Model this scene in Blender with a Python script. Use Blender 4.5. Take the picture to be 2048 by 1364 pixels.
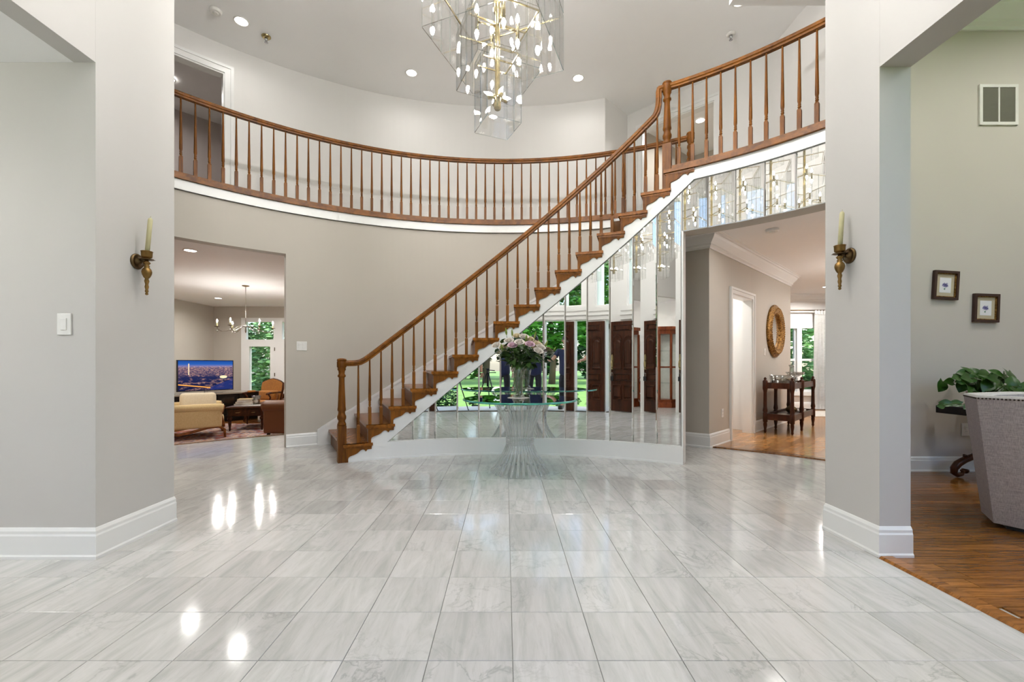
import bpy, bmesh, math, random
from mathutils import Vector, Matrix
SC = bpy.context.scene
for o in list(bpy.data.objects): bpy.data.objects.remove(o)
COL = SC.collection
RND = random.Random(7)
pi = math.pi
sin, cos, rad = math.sin, math.cos, math.radians

# ------------------------------------------------------------ camera, sky, sun, exposure
F, X0, HY, CH = 866.0, 1011.3, 729.2, 1.0614       # focal length and vanishing point in pixels, camera height
cam = bpy.data.objects.new('camera', bpy.data.cameras.new('camera')); COL.objects.link(cam)
cam.location = (0, 0, CH); cam.rotation_euler = (pi / 2, 0, 0)
cam.data.sensor_fit = 'HORIZONTAL'; cam.data.sensor_width = 36.0
cam.data.lens = F / 2048 * 36.0
cam.data.shift_x = (1024 - X0) / 2048
cam.data.shift_y = (HY - 682) / 2048
cam.data.clip_start = 0.05; cam.data.clip_end = 300
SC.camera = cam
world = bpy.data.worlds.new('sky'); SC.world = world; world.use_nodes = True
wn = world.node_tree; wn.nodes.clear()
sky = wn.nodes.new('ShaderNodeTexSky'); sky.sky_type = 'NISHITA'
sky.sun_disc = False; sky.sun_elevation = rad(48); sky.sun_rotation = rad(95); sky.air_density = 1.0; sky.dust_density = 2.0
bg = wn.nodes.new('ShaderNodeBackground'); bg.inputs[1].default_value = 0.60
wo = wn.nodes.new('ShaderNodeOutputWorld')
wn.links.new(sky.outputs[0], bg.inputs[0]); wn.links.new(bg.outputs[0], wo.inputs[0])
sun = bpy.data.objects.new('sun', bpy.data.lights.new('sun', 'SUN')); COL.objects.link(sun)
sun.data.energy = 3.6; sun.data.angle = rad(3); sun.data.color = (1, .95, .86)
sun.rotation_euler = (rad(0), rad(46), rad(4))       # sun stands to the right of the house
SC.view_settings.view_transform = 'Standard'; SC.view_settings.look = 'None'
SC.view_settings.gamma = 1.0; SC.view_settings.use_curve_mapping = False
SC.view_settings.exposure = 0.12
cy = SC.cycles
cy.max_bounces = 8; cy.diffuse_bounces = 4; cy.glossy_bounces = 5; cy.transmission_bounces = 6
cy.use_adaptive_sampling = True; cy.adaptive_threshold = .11; cy.adaptive_min_samples = 16
cy.transparent_max_bounces = 48; cy.caustics_reflective = False; cy.caustics_refractive = False
cy.sample_clamp_indirect = 6.0; cy.use_denoising = True
LW = 1.0        # overall lamp power factor
POW = dict(foyer=11, family=24, hall=14, upper=3, living=72, side=8)

# ------------------------------------------------------------ geometry of the round hall (metres)
CX, CYY = -0.03, 1.54                # centre of the circular hall
RI, RO, RB = 3.60, 4.85, 6.03        # mirror wall and stair / grey wall and balcony edge / upper back wall
RISE = 0.1965; F2 = 16 * RISE        # riser, upper floor level
ZC = 5.57                            # ceiling
TS = 3.86                            # tread step in degrees
def P(r, t): return (CX + r * sin(rad(t)), CYY + r * cos(rad(t)))
def slope(t): return RISE * (8 + (t + 1.85) / TS)
def nose(i): return -1.85 + TS * (i - 8)
def at(px, py, Y): return ((px - X0) / F * Y, Y, CH + (HY - py) / F * Y)
def ray_r(px, r):
    dx = (px - X0) / F; a = dx * dx + 1; b = 2 * (-CX * dx - CYY); c = CX * CX + CYY * CYY - r * r
    y = (-b + math.sqrt(b * b - 4 * a * c)) / 2 / a
    return math.degrees(math.atan2(dx * y - CX, y - CYY))

# ------------------------------------------------------------ material helpers
MATS = {}
def sr(r, g, b):
    f = lambda c: (c / 255 / 12.92) if c / 255 <= .04045 else ((c / 255 + .055) / 1.055) ** 2.4
    return (f(r), f(g), f(b), 1)
class NT:
    def __init__(s, name):
        s.m = bpy.data.materials.new(name); s.m.use_nodes = True; s.t = s.m.node_tree; s.t.nodes.clear()
        s.out = s.n('ShaderNodeOutputMaterial'); MATS[name] = s.m
    def n(s, typ, **kw):
        nd = s.t.nodes.new(typ)
        for k, v in kw.items():
            if hasattr(nd, k): setattr(nd, k, v)
        return nd
    def l(s, a, b): s.t.links.new(a, b)
    def bsdf(s, col=(.8, .8, .8, 1), rough=.5, **kw):
        b = s.n('ShaderNodeBsdfPrincipled'); b.inputs['Base Color'].default_value = col; b.inputs['Roughness'].default_value = rough
        for k, v in kw.items(): b.inputs[k.replace('_', ' ')].default_value = v
        s.l(b.outputs[0], s.out.inputs[0]); return b
    def mapping(s, coord='Object', scale=(1, 1, 1), rot=(0, 0, 0), rnd=0):
        tc = s.n('ShaderNodeTexCoord'); mp = s.n('ShaderNodeMapping')
        mp.inputs['Scale'].default_value = scale; mp.inputs['Rotation'].default_value = rot
        src = tc.outputs[coord]
        if rnd:
            oi = s.n('ShaderNodeObjectInfo'); mu = s.n('ShaderNodeVectorMath', operation='MULTIPLY')
            cb = s.n('ShaderNodeCombineXYZ'); 
            for i in range(3): s.l(oi.outputs['Random'], cb.inputs[i])
            mu.inputs[1].default_value = (rnd, rnd * .7, rnd * 1.3); s.l(cb.outputs[0], mu.inputs[0])
            ad = s.n('ShaderNodeVectorMath', operation='ADD'); s.l(src, ad.inputs[0]); s.l(mu.outputs[0], ad.inputs[1]); src = ad.outputs[0]
        s.l(src, mp.inputs[0]); return mp.outputs[0]
    def noise(s, vec, scale=5, detail=4, rough=.5, dist=0):
        t = s.n('ShaderNodeTexNoise'); t.inputs['Scale'].default_value = scale; t.inputs['Detail'].default_value = detail
        t.inputs['Roughness'].default_value = rough; t.inputs['Distortion'].default_value = dist
        if vec is not None: s.l(vec, t.inputs['Vector'])
        return t.outputs[0]
    def ramp(s, fac, stops):
        r = s.n('ShaderNodeValToRGB'); e = r.color_ramp.elements
        while len(e) < len(stops): e.new(.5)
        for k, (p, c) in enumerate(stops): e[k].position = p; e[k].color = c
        s.l(fac, r.inputs[0]); return r.outputs[0]
    def mix(s, fac, a, b, typ='MIX'):
        m = s.n('ShaderNodeMix', data_type='RGBA', blend_type=typ)
        for sock, v in ((m.inputs[0], fac), (m.inputs[6], a), (m.inputs[7], b)):
            if hasattr(v, 'links'): s.l(v, sock)
            else: sock.default_value = v
        return m.outputs[2]
    def math(s, op, a, b=0.0):
        m = s.n('ShaderNodeMath', operation=op)
        for sock, v in ((m.inputs[0], a), (m.inputs[1], b)):
            if hasattr(v, 'links'): s.l(v, sock)
            else: sock.default_value = v
        return m.outputs[0]
    def bump(s, b, h, strength=.2, dist=.01):
        n = s.n('ShaderNodeBump'); n.inputs['Strength'].default_value = strength; n.inputs['Distance'].default_value = dist
        s.l(h, n.inputs['Height']); s.l(n.outputs[0], b.inputs['Normal'])

def paint(name, col, rough=.6, tex=60, bump=.04):
    m = NT(name); b = m.bsdf(col, rough); v = m.mapping('Object'); n = m.noise(v, tex, 3)
    n2 = m.noise(v, 1.3, 2)
    c = m.mix(m.ramp(n2, [(.3, (0, 0, 0, 1)), (.7, (1, 1, 1, 1))]), col, tuple(x * .97 for x in col[:3]) + (1,))
    m.l(c, b.inputs['Base Color']); m.bump(b, n, bump, .002); return m.m
def wood(name, dark, light, rough=.3, scale=(1, 1, 12), gscale=6, rnd=9, coat=.0, plank=False):
    m = NT(name); b = m.bsdf(light, rough, Coat_Weight=coat, Coat_Roughness=.12, Specular_IOR_Level=.22)
    v = m.mapping('Object', scale, rnd=rnd)
    n = m.noise(v, gscale, 8, .6, .8); n2 = m.noise(v, gscale * 6, 4, .6, 0)
    f = m.math('ADD', m.math('MULTIPLY', n, .75), m.math('MULTIPLY', n2, .25))
    mid = tuple((a + c) / 2 for a, c in zip(dark, light))
    c = m.ramp(f, [(.34, dark), (.5, mid), (.66, light)])
    oi = m.n('ShaderNodeObjectInfo')
    hs = m.n('ShaderNodeHueSaturation'); m.l(c, hs.inputs['Color'])
    mr = m.n('ShaderNodeMapRange'); m.l(oi.outputs['Random'], mr.inputs[0]); mr.inputs[3].default_value = .82 if plank else .94; mr.inputs[4].default_value = 1.2 if plank else 1.06
    m.l(mr.outputs[0], hs.inputs['Value']); m.l(hs.outputs[0], b.inputs['Base Color'])
    m.bump(b, f, .08, .003); return m.m
def metal(name, col, rough=.3, spots=0):
    m = NT(name); b = m.bsdf(col, rough, Metallic=1.0)
    n = m.noise(m.mapping('Object'), 25, 4)
    m.l(m.ramp(n, [(.3, tuple(x * .7 for x in col[:3]) + (1,)), (.7, col)]), b.inputs['Base Color']); return m.m
def plain(name, col, rough=.5, **kw):
    m = NT(name); b = m.bsdf(col, rough, **kw); n = m.noise(m.mapping('Object'), 18, 3)
    m.l(m.ramp(n, [(.25, tuple(x * .92 for x in col[:3]) + (1,)), (.75, col)]), b.inputs['Base Color']); return m.m
def fabric(name, col, col2, scale=(1, 1, 1), w=220, rough=.9, rib=0):
    m = NT(name); b = m.bsdf(col, rough, Sheen_Weight=.2); v = m.mapping('Object', scale)
    a = m.noise(m.mapping('Object', (scale[0] * .15, scale[1] * .15, scale[2] * 2.2)), w, 3); c = m.noise(m.mapping('Object', (scale[0] * 2, scale[1] * 2, scale[2] * .15)), w, 3)
    f = m.math('MULTIPLY', m.math('ADD', a, c), .5)
    m.l(m.ramp(f, [(.36, col2), (.62, col)]), b.inputs['Base Color']); m.bump(b, f, .25, .003); return m.m
def thin_glass(name, tint=(1, 1, 1, 1), rough=.0, gain=1.0, base=.02):
    m = NT(name); tr = m.n('ShaderNodeBsdfTransparent'); tr.inputs[0].default_value = tint
    gl = m.n('ShaderNodeBsdfGlossy'); gl.inputs['Roughness'].default_value = rough
    lw = m.n('ShaderNodeLayerWeight'); lw.inputs[0].default_value = .5
    sch = m.math('ADD', m.math('MULTIPLY', m.math('POWER', lw.outputs['Facing'], 5.0), .96), .04)
    f = m.math('MINIMUM', m.math('ADD', m.math('MULTIPLY', sch, gain), base), 1.0)
    mx = m.n('ShaderNodeMixShader'); m.l(f, mx.inputs[0]); m.l(tr.outputs[0], mx.inputs[1]); m.l(gl.outputs[0], mx.inputs[2])
    m.l(mx.outputs[0], m.out.inputs[0]); return m.m
def emit(name, col, strength):
    m = NT(name); e = m.n('ShaderNodeEmission'); e.inputs[0].default_value = col; e.inputs[1].default_value = strength
    m.l(e.outputs[0], m.out.inputs[0]); return m.m

M = {}
M['greige'] = paint('greige wall paint', sr(195, 188, 177))
M['pillar'] = paint('pale greige pillar paint', sr(202, 199, 195))
M['cream'] = paint('cream upper wall paint', sr(231, 229, 226))
M['white'] = paint('white trim paint', sr(238, 238, 236), .35, 40, .01)
M['ceil'] = paint('white ceiling paint', sr(250, 250, 250), .8)
M['hall_gray'] = paint('hall greige paint', sr(196, 189, 178))
M['sage'] = paint('living room paint', sr(206, 200, 192))
M['bed'] = paint('bedroom mauve paint', sr(196, 186, 182))
M['carpet'] = plain('upstairs carpet', sr(190, 180, 165), .95)
M['stair_wood'] = wood('stained oak', sr(78, 42, 4), sr(140, 84, 18), .45, (1, 1, .12), 14)
M['rail_wood'] = wood('rail oak', sr(80, 43, 5), sr(142, 86, 17), .38, (1, 1, 1), 9)
M['tread_wood'] = wood('tread oak', sr(96, 54, 14), sr(166, 102, 36), .25, (6, 1, 6), 4)
M['plank'] = wood('living oak plank', sr(86, 50, 18), sr(160, 106, 50), .22, (1.0, 14, 1), 4, 30, .25, True)
M['dark_wood'] = wood('dark walnut', sr(38, 20, 12), sr(86, 46, 26), .3, (1, 1, .15), 12)
M['door_wood'] = wood('front door mahogany', sr(38, 19, 11), sr(80, 44, 27), .28, (1, 1, .1), 14)
M['cherry'] = wood('cherry cabinet', sr(92, 40, 20), sr(146, 74, 40), .3, (1, 1, .15), 12)
M['black_wood'] = wood('black console wood', sr(14, 11, 10), sr(34, 26, 22), .35, (1, 1, .2), 12)
M['brass'] = metal('polished brass', sr(190, 172, 124), .25)
M['old_brass'] = metal('antique brass', sr(150, 118, 70), .42)
m = NT('gilded gesso'); b = m.bsdf(sr(150, 110, 56), .42, Metallic=.85); n_ = m.noise(m.mapping('Object'), 42, 5, .7, .6)
m.l(m.ramp(n_, [(.34, sr(66, 42, 20)), (.5, sr(146, 106, 54)), (.66, sr(196, 156, 92))]), b.inputs['Base Color']); m.bump(b, n_, .8, .012); M['gold_leaf'] = m.m
M['bronze'] = metal('aged bronze', sr(112, 92, 64), .4)
M['black'] = plain('black plastic', sr(18, 18, 20), .4)
M['chrome'] = metal('chrome', sr(205, 205, 208), .12)
M['plastic'] = plain('white plastic', sr(236, 234, 230), .35)
M['candle'] = plain('ivory candle wax', sr(214, 206, 160), .5, Subsurface_Weight=.0)
M['glass'] = thin_glass('chandelier glass', (.997, .997, .996, 1), .0, 1.6, .03)
M['glass_edge'] = thin_glass('glass panel edge', (.55, .60, .58, 1), .05, 1.2, .25)
M['pane'] = thin_glass('window glass', (.97, .99, .98, 1), .0, .7, .0)
M['mirror'] = None
m = NT('mirror silver'); b = m.bsdf((.93, .94, .93, 1), .0, Metallic=1.0)
n_ = m.noise(m.mapping('Object'), .6, 2); m.l(m.ramp(n_, [(.3, (.90, .91, .90, 1)), (.7, (.94, .95, .94, 1))]), b.inputs['Base Color']); M['mirror'] = m.m
M['bulb'] = emit('candle bulb glow', (1, .98, .95, 1), 210.0)
M['bulb_added'] = emit('added bulb glow', (1, .98, .95, 1), 3000.0)
M['globe'] = emit('dining fill glow', (1, .98, .96, 1), 70.0)
M['globe2'] = emit('side room fill glow', (1, .98, .96, 1), 112.0)
M['bulb_small'] = emit('family bulb glow', (1, .96, .90, 1), 900.0)
M['can'] = emit('downlight lens glow', (1, .95, .87, 1), 14.0)

# marble floor tiles
m = NT('white marble'); b = m.bsdf((.8, .8, .78, 1), .09, Specular_IOR_Level=.55)
v = m.mapping('Object', (4.6, .7, 1), (0, 0, rad(-24)), rnd=37); v2 = m.mapping('Object', (1, 1, 1), (0, 0, rad(-35)), rnd=61)
n1 = m.noise(v, 2.6, 9, .62, 1.2); n2 = m.noise(v2, 5.5, 8, .6, .7); n3 = m.noise(v, 9, 6, .7, .4)
vein = m.math('MULTIPLY', m.math('ABSOLUTE', m.math('SUBTRACT', n2, .5)), 9.0)
veinf = m.ramp(vein, [(0, (1, 1, 1, 1)), (.16, (.25, .25, .25, 1)), (.3, (0, 0, 0, 1))])
base = m.ramp(n1, [(.25, sr(178, 179, 174)), (.45, sr(198, 197, 193)), (.62, sr(210, 208, 205)), (.8, sr(202, 201, 198))])
strk = m.ramp(n3, [(.28, (.88, .885, .87, 1)), (.46, (1, 1, 1, 1))])
c = m.mix(1.0, base, strk, 'MULTIPLY')
msk = m.math('MULTIPLY', m.ramp(m.noise(v2, 1.7, 2), [(.48, (0, 0, 0, 1)), (.66, (1, 1, 1, 1))]), veinf)
c = m.mix(m.math('MULTIPLY', msk, .45), c, sr(128, 130, 124))
oi = m.n('ShaderNodeObjectInfo'); hs = m.n('ShaderNodeHueSaturation'); m.l(c, hs.inputs['Color'])
mr = m.n('ShaderNodeMapRange'); m.l(oi.outputs['Random'], mr.inputs[0]); mr.inputs[3].default_value = .87; mr.inputs[4].default_value = 1.04
m.l(mr.outputs[0], hs.inputs['Value']); m.l(hs.outputs[0], b.inputs['Base Color'])
m.l(m.ramp(n1, [(.3, (.13, .13, .13, 1)), (.7, (.07, .07, .07, 1))]), b.inputs['Roughness']); M['marble'] = m.m
M['grout'] = plain('grout', sr(168, 166, 158), .8)

def strip_floor(name, dark, light, width=.083, rot=0.0):
    m = NT(name); b = m.bsdf(light, .22, Coat_Weight=.3, Coat_Roughness=.08)
    br = m.n('ShaderNodeTexBrick'); br.offset = .37; br.inputs['Scale'].default_value = 1.0
    br.inputs['Brick Width'].default_value = .9; br.inputs['Row Height'].default_value = width; br.inputs['Mortar Size'].default_value = .0015
    br.inputs['Color1'].default_value = (.75, .75, .75, 1); br.inputs['Color2'].default_value = (1.15, 1.15, 1.15, 1); br.inputs['Mortar'].default_value = (.35, .35, .35, 1)
    m.l(m.mapping('Object', (1, 1, 1), (0, 0, rot)), br.inputs['Vector'])
    n = m.noise(m.mapping('Object', (1.2, 14, 1), (0, 0, rot)), 5, 6, .6, .4)
    c = m.ramp(n, [(.32, dark), (.66, light)]); m.l(m.mix(1.0, c, br.outputs['Color'], 'MULTIPLY'), b.inputs['Base Color']); return m.m
M['strip'] = strip_floor('dining oak strip floor', sr(142, 92, 48), sr(198, 146, 88), .083, rad(-43))
M['strip2'] = strip_floor('family oak strip floor', sr(110, 62, 26), sr(176, 112, 56))

# ------------------------------------------------------------ mesh helpers
JIT = random.Random(3)
def box(bm, x0, x1, y0, y1, z0, z1, mat=None, mi=0):
    e = JIT.random() * 5e-4          # a hair of difference keeps overlapping boxes from sharing a face
    x0 += e; x1 -= e; y0 += e * .7; y1 -= e * .7; z1 -= e * .8
    vs = [bm.verts.new((x, y, z)) for z in (z0, z1) for x, y in ((x0, y0), (x1, y0), (x1, y1), (x0, y1))]
    if mat is not None:
        for v in vs: v.co = mat @ v.co
    fs = []
    for q in ((3, 2, 1, 0), (4, 5, 6, 7), (0, 1, 5, 4), (1, 2, 6, 5), (2, 3, 7, 6), (3, 0, 4, 7)):
        f = bm.faces.new([vs[k] for k in q]); f.material_index = mi; fs.append(f)
    return fs
def rbox(bm, x0, x1, y0, y1, z0, z1, r=.01, seg=2, mat=None):
    b2 = bmesh.new(); box(b2, x0, x1, y0, y1, z0, z1)
    bmesh.ops.bevel(b2, geom=b2.edges[:], offset=r, segments=seg, profile=.6, affect='EDGES')
    merge(bm, b2, mat)
def merge(bm, b2, mat=None):
    me = bpy.data.meshes.new('tmp'); b2.to_mesh(me); b2.free()
    if mat is not None: me.transform(mat)
    bm.from_mesh(me); bpy.data.meshes.remove(me)
def prism(bm, poly, z0, z1, mat=None, mi=0):
    a = [bm.verts.new((x, y, z0)) for x, y in poly]; c = [bm.verts.new((x, y, z1)) for x, y in poly]
    if mat is not None:
        for v in a + c: v.co = mat @ v.co
    n = len(poly); fs = [bm.faces.new(a[::-1]), bm.faces.new(c)]
    for i in range(n): fs.append(bm.faces.new((a[i], a[(i + 1) % n], c[(i + 1) % n], c[i])))
    for f in fs: f.material_index = mi
    return fs
def lathe(bm, prof, loc=(0, 0, 0), n=16, mat=None, cap=True, smooth=True, lob=0, lobn=0):
    rings = []
    for r, z in prof:
        ring = []
        for k in range(n):
            a = 2 * pi * k / n; rr = r * (1 + lob * cos(lobn * a)) if lob else r
            v = Vector((rr * cos(a), rr * sin(a), z))
            if mat is not None: v = mat @ v
            ring.append(bm.verts.new(v + Vector(loc)))
        rings.append(ring)
    for a, b in zip(rings, rings[1:]):
        for k in range(n):
            f = bm.faces.new((a[k], a[(k + 1) % n], b[(k + 1) % n], b[k])); f.smooth = smooth
    if cap:
        bm.faces.new(rings[0][::-1]); bm.faces.new(rings[-1])
def tube(bm, pts, r, n=8, cap=True):
    pts = [Vector(p) for p in pts]; rs = r if isinstance(r, (list, tuple)) else [r] * len(pts)
    rings = []; up = None
    for i, p in enumerate(pts):
        t = (pts[min(i + 1, len(pts) - 1)] - pts[max(i - 1, 0)]).normalized()
        if up is None: up = Vector((0, 0, 1)) if abs(t.z) < .9 else Vector((1, 0, 0))
        s = t.cross(up).normalized(); up = s.cross(t).normalized()
        rings.append([bm.verts.new(p + (s * cos(2 * pi * k / n) + up * sin(2 * pi * k / n)) * rs[i]) for k in range(n)])
    for a, b in zip(rings, rings[1:]):
        for k in range(n):
            f = bm.faces.new((a[k], a[(k + 1) % n], b[(k + 1) % n], b[k])); f.smooth = True
    if cap:
        bm.faces.new(rings[0][::-1]); bm.faces.new(rings[-1])
def sweep(bm, pts, prof, side_fn, cap=True, smooth=True):
    """profile (s, u) swept along pts; side_fn(i) gives the sideways vector"""
    pts = [Vector(p) for p in pts]; rings = []
    for i, p in enumerate(pts):
        t = (pts[min(i + 1, len(pts) - 1)] - pts[max(i - 1, 0)]).normalized()
        s = Vector(side_fn(i)).normalized(); u = s.cross(t).normalized()
        if u.z < -.3: u = -u
        rings.append([bm.verts.new(p + s * a + u * b) for a, b in prof])
    n = len(prof)
    for a, b in zip(rings, rings[1:]):
        for k in range(n):
            f = bm.faces.new((a[k], a[(k + 1) % n], b[(k + 1) % n], b[k])); f.smooth = smooth
    if cap:
        bm.faces.new(rings[0][::-1]); bm.faces.new(rings[-1])
def arcs(t0, t1, step=1.0):
    n = max(1, int(math.ceil(abs(t1 - t0) / step))); return [t0 + (t1 - t0) * k / n for k in range(n + 1)]
def arc_wall(bm, r0, r1, t0, t1, z0, z1, step=1.0, ths=None, smooth=True):
    ths = ths or arcs(t0, t1, step); f0 = z0 if callable(z0) else (lambda t: z0); f1 = z1 if callable(z1) else (lambda t: z1)
    R = []
    for t in ths:
        a, b = P(r0, t), P(r1, t)
        R.append([bm.verts.new((*a, f0(t))), bm.verts.new((*b, f0(t))), bm.verts.new((*b, f1(t))), bm.verts.new((*a, f1(t)))])
    for a, b in zip(R, R[1:]):
        for k in range(4):
            f = bm.faces.new((a[k], a[(k + 1) % 4], b[(k + 1) % 4], b[k])); f.smooth = False
    bm.faces.new(R[0][::-1]); bm.faces.new(R[-1])
def wall_seg(bm, p0, p1, th, z0, z1, holes=()):
    """straight wall from p0 to p1, thickness th to the left of the direction; holes (s0, s1, zb, zt)"""
    p0, p1 = Vector((*p0, 0)), Vector((*p1, 0)); d = (p1 - p0); L = d.length; d.normalize(); n = Vector((-d.y, d.x, 0))
    mat = Matrix(((d.x, n.x, 0, p0.x), (d.y, n.y, 0, p0.y), (0, 0, 1, 0), (0, 0, 0, 1)))
    cuts = sorted({0.0, L, *[h[0] for h in holes], *[h[1] for h in holes]})
    for a, b in zip(cuts, cuts[1:]):
        hs = sorted([(h[2], h[3]) for h in holes if h[0] <= a + 1e-6 and h[1] >= b - 1e-6]); z = z0
        for zb, zt in hs:
            if zb > z + 1e-4: box(bm, a, b, 0, th, z, zb, mat)
            z = zt
        if z < z1 - 1e-4: box(bm, a, b, 0, th, z, z1, mat)
    return mat
def molding(bm, path, prof, smooth=False):
    """profile (d, z) swept along a 2-D path with mitred corners, d measured to the right of the direction"""
    pts = [Vector(p) for p in path]; R = []
    for i, p in enumerate(pts):
        a = (pts[i] - pts[i - 1]).normalized() if i else None; b = (pts[i + 1] - pts[i]).normalized() if i < len(pts) - 1 else None
        a = a or b; b = b or a
        n1, n2 = Vector((a.y, -a.x)), Vector((b.y, -b.x)); mm = (n1 + n2); mm = mm / max(.2, mm.dot(n1)) if mm.length > 1e-6 else n1
        R.append([bm.verts.new((p.x + mm.x * d, p.y + mm.y * d, z)) for d, z in prof])
    n = len(prof)
    for a, b in zip(R, R[1:]):
        for k in range(n): bm.faces.new((a[k], a[(k + 1) % n], b[(k + 1) % n], b[k])).smooth = smooth
    bm.faces.new(R[0][::-1]); bm.faces.new(R[-1])
def obj(name, bm, mat, parent=None, label=None, loc=None, smooth=None):
    me = bpy.data.meshes.new(name)
    if isinstance(bm, bmesh.types.BMesh):
        bmesh.ops.recalc_face_normals(bm, faces=bm.faces[:]); bm.to_mesh(me); bm.free()
    else: me = bm
    for x in (mat if isinstance(mat, (list, tuple)) else [mat]):
        if len(me.materials) < len(mat if isinstance(mat, (list, tuple)) else [mat]): me.materials.append(x)
    if smooth is not None:
        for p in me.polygons: p.use_smooth = smooth
    o = bpy.data.objects.new(name, me); COL.objects.link(o)
    if parent: o.parent = parent
    if label: o['label'] = label
    if loc: o.location = loc
    return o
def inst(src, parent=None, loc=(0, 0, 0), rot=(0, 0, 0), scale=None):
    o = src.copy(); COL.objects.link(o); o.parent = parent; o.location = loc; o.rotation_euler = rot
    if scale: o.scale = scale
    return o
def tag(o, label, cat, group=None, kind=None):
    o['label'] = label
    if cat: o['category'] = cat
    if group: o['group'] = group
    if kind: o['kind'] = kind
    return o
def thing(name, label, cat, loc=(0, 0, 0), rz=0, group=None):
    o = bpy.data.objects.new(name, None); COL.objects.link(o); o.location = loc; o.rotation_euler = (0, 0, rz); o.empty_display_size = .1
    return tag(o, label, cat, group)
def struct(name, bm, mat, label=None, parent=None):
    o = obj(name, bm, mat, parent)
    if not parent: o['kind'] = 'structure'
    if label: o['label'] = label
    return o
def nb(): return bmesh.new()
# ================================================================= STRUCTURE
# ---------------------------------------------------------------- marble floor
FAMZ = -0.36
fl = nb()
box(fl, -7, -1.45, -.9, 2.5, -.08, -.006); box(fl, -1.45, 2.06, .34, 2.5, -.08, -.006)
sec = [P(6.05 if -57 < t < -30 else (4.92 if t < 56 else 3.4), t) for t in arcs(-80, 70, 1)]
prism(fl, [(CX, CYY + .6)] + sec[::-1], -.08, -.006)
floor = struct('floor', fl, M['grout'], 'polished white marble tile floor of the round hall')
G0, J0, TW = .0253, 1.5528, .3048
def clip(poly, nx, ny, d):          # keep nx*x + ny*y <= d
    out = []
    for i, a in enumerate(poly):
        b = poly[(i + 1) % len(poly)]; fa, fb = nx * a[0] + ny * a[1] - d, nx * b[0] + ny * b[1] - d
        if fa <= 0: out.append(a)
        if fa * fb < 0:
            s = fa / (fa - fb); out.append((a[0] + (b[0] - a[0]) * s, a[1] + (b[1] - a[1]) * s))
    return out
def tile_poly(bm, poly, cx=0, cy=0):
    g = .0011; c = Vector((sum(p[0] for p in poly) / len(poly), sum(p[1] for p in poly) / len(poly)))
    ins = lambda k: [((p[0] - c.x) * (1 - k / .15) + c.x - cx, (p[1] - c.y) * (1 - k / .15) + c.y - cy) for p in poly]
    A, B, Cc = ins(g), ins(g), ins(g + .0012); n = len(poly)
    va = [bm.verts.new((*p, -.008)) for p in A]; vb = [bm.verts.new((*p, -.0012)) for p in B]; vc = [bm.verts.new((*p, 0)) for p in Cc]
    bm.faces.new(vc)
    for i in range(n):
        j = (i + 1) % n; bm.faces.new((va[i], va[j], vb[j], vb[i])); bm.faces.new((vb[i], vb[j], vc[j], vc[i]))
tb = nb(); tile_poly(tb, [(-TW / 2, -TW / 2), (TW / 2, -TW / 2), (TW / 2, TW / 2), (-TW / 2, TW / 2)])
tile_me = bpy.data.meshes.new('tile'); tb.to_mesh(tile_me); tb.free(); tile_me.materials.append(M['marble'])
cells = []
for i in range(-24, 12):
    for j in range(-9, 20):
        x, y = G0 + (i + .5) * TW, J0 + (j + .5) * TW
        poly = [(x - TW / 2, y - TW / 2), (x + TW / 2, y - TW / 2), (x + TW / 2, y + TW / 2), (x - TW / 2, y + TW / 2)]
        dx, dy = x - CX, y - CYY; r = math.hypot(dx, dy); t = math.degrees(math.atan2(dx, dy)); clipped = False
        if y < 2.42:
            if x > 2.2 or x < -6.9 or (y < .36 and -1.6 < x) : continue
            if x + TW / 2 > 2.04: poly = clip(poly, 1, 0, 2.045); clipped = True
            if y < .65 and x > -1.45: poly = clip(poly, 0, -1, -.36); clipped = True
        else:
            if t < -75 or t > (62 if r > 3.4 else 80): continue
            lim = 6.04 if -57 < t < -30 else 4.845
            if r > lim + .22: continue
            if r > lim - .23:
                poly = clip(poly, dx / r, dy / r, (CX * dx + CYY * dy) / r + lim); clipped = True
        if len(poly) < 3: continue
        vis = 0
        if y > 1.3:
            px, py = X0 + F * x / y, HY + F * CH / y
            hidden = (px < 345 and y > 2.75) or (px < 200 and y > 2.5) or (px > 1650 and y > 2.75) or (-21 < t < 32 and r > 3.75) or (t >= -31 and t <= -20 and r > 3.7)
            if -120 < px < 2150 and py < 1420 and not hidden: vis = 1 / y
        cells.append((vis, x, y, poly, clipped))
cells.sort(key=lambda c: -c[0])
rest = nb(); nt = 0
for vis, x, y, poly, clipped in cells:
    if vis > 0 and nt < 300:
        nt += 1
        if clipped:
            b_ = nb(); tile_poly(b_, poly, x, y); o = obj('tile', b_, M['marble'], floor)
        else:
            o = bpy.data.objects.new('tile', tile_me); COL.objects.link(o); o.parent = floor
        o.location = (x, y, 0)
    else: tile_poly(rest, poly)
o = obj('tile_field', rest, M['marble'], floor); o['kind'] = 'stuff'

# ---------------------------------------------------------------- profiles
BASE = [(0, 0), (.022, 0), (.022, .015), (.016, .024), (.016, .125), (.012, .135), (.012, .15), (.004, .165), (0, .168)]
def base_prof(h): return [(d, z * h / .168) for d, z in BASE]
CROWN = [(0, -.17), (.012, -.17), (.012, -.15), (.03, -.135), (.03, -.12), (.075, -.06), (.085, -.035), (.1, -.03), (.1, -.012), (.118, -.005), (.118, 0), (0, 0)]
def shift(prof, z, k=1.0): return [(d * k, z + q * k) for d, q in prof]

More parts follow.
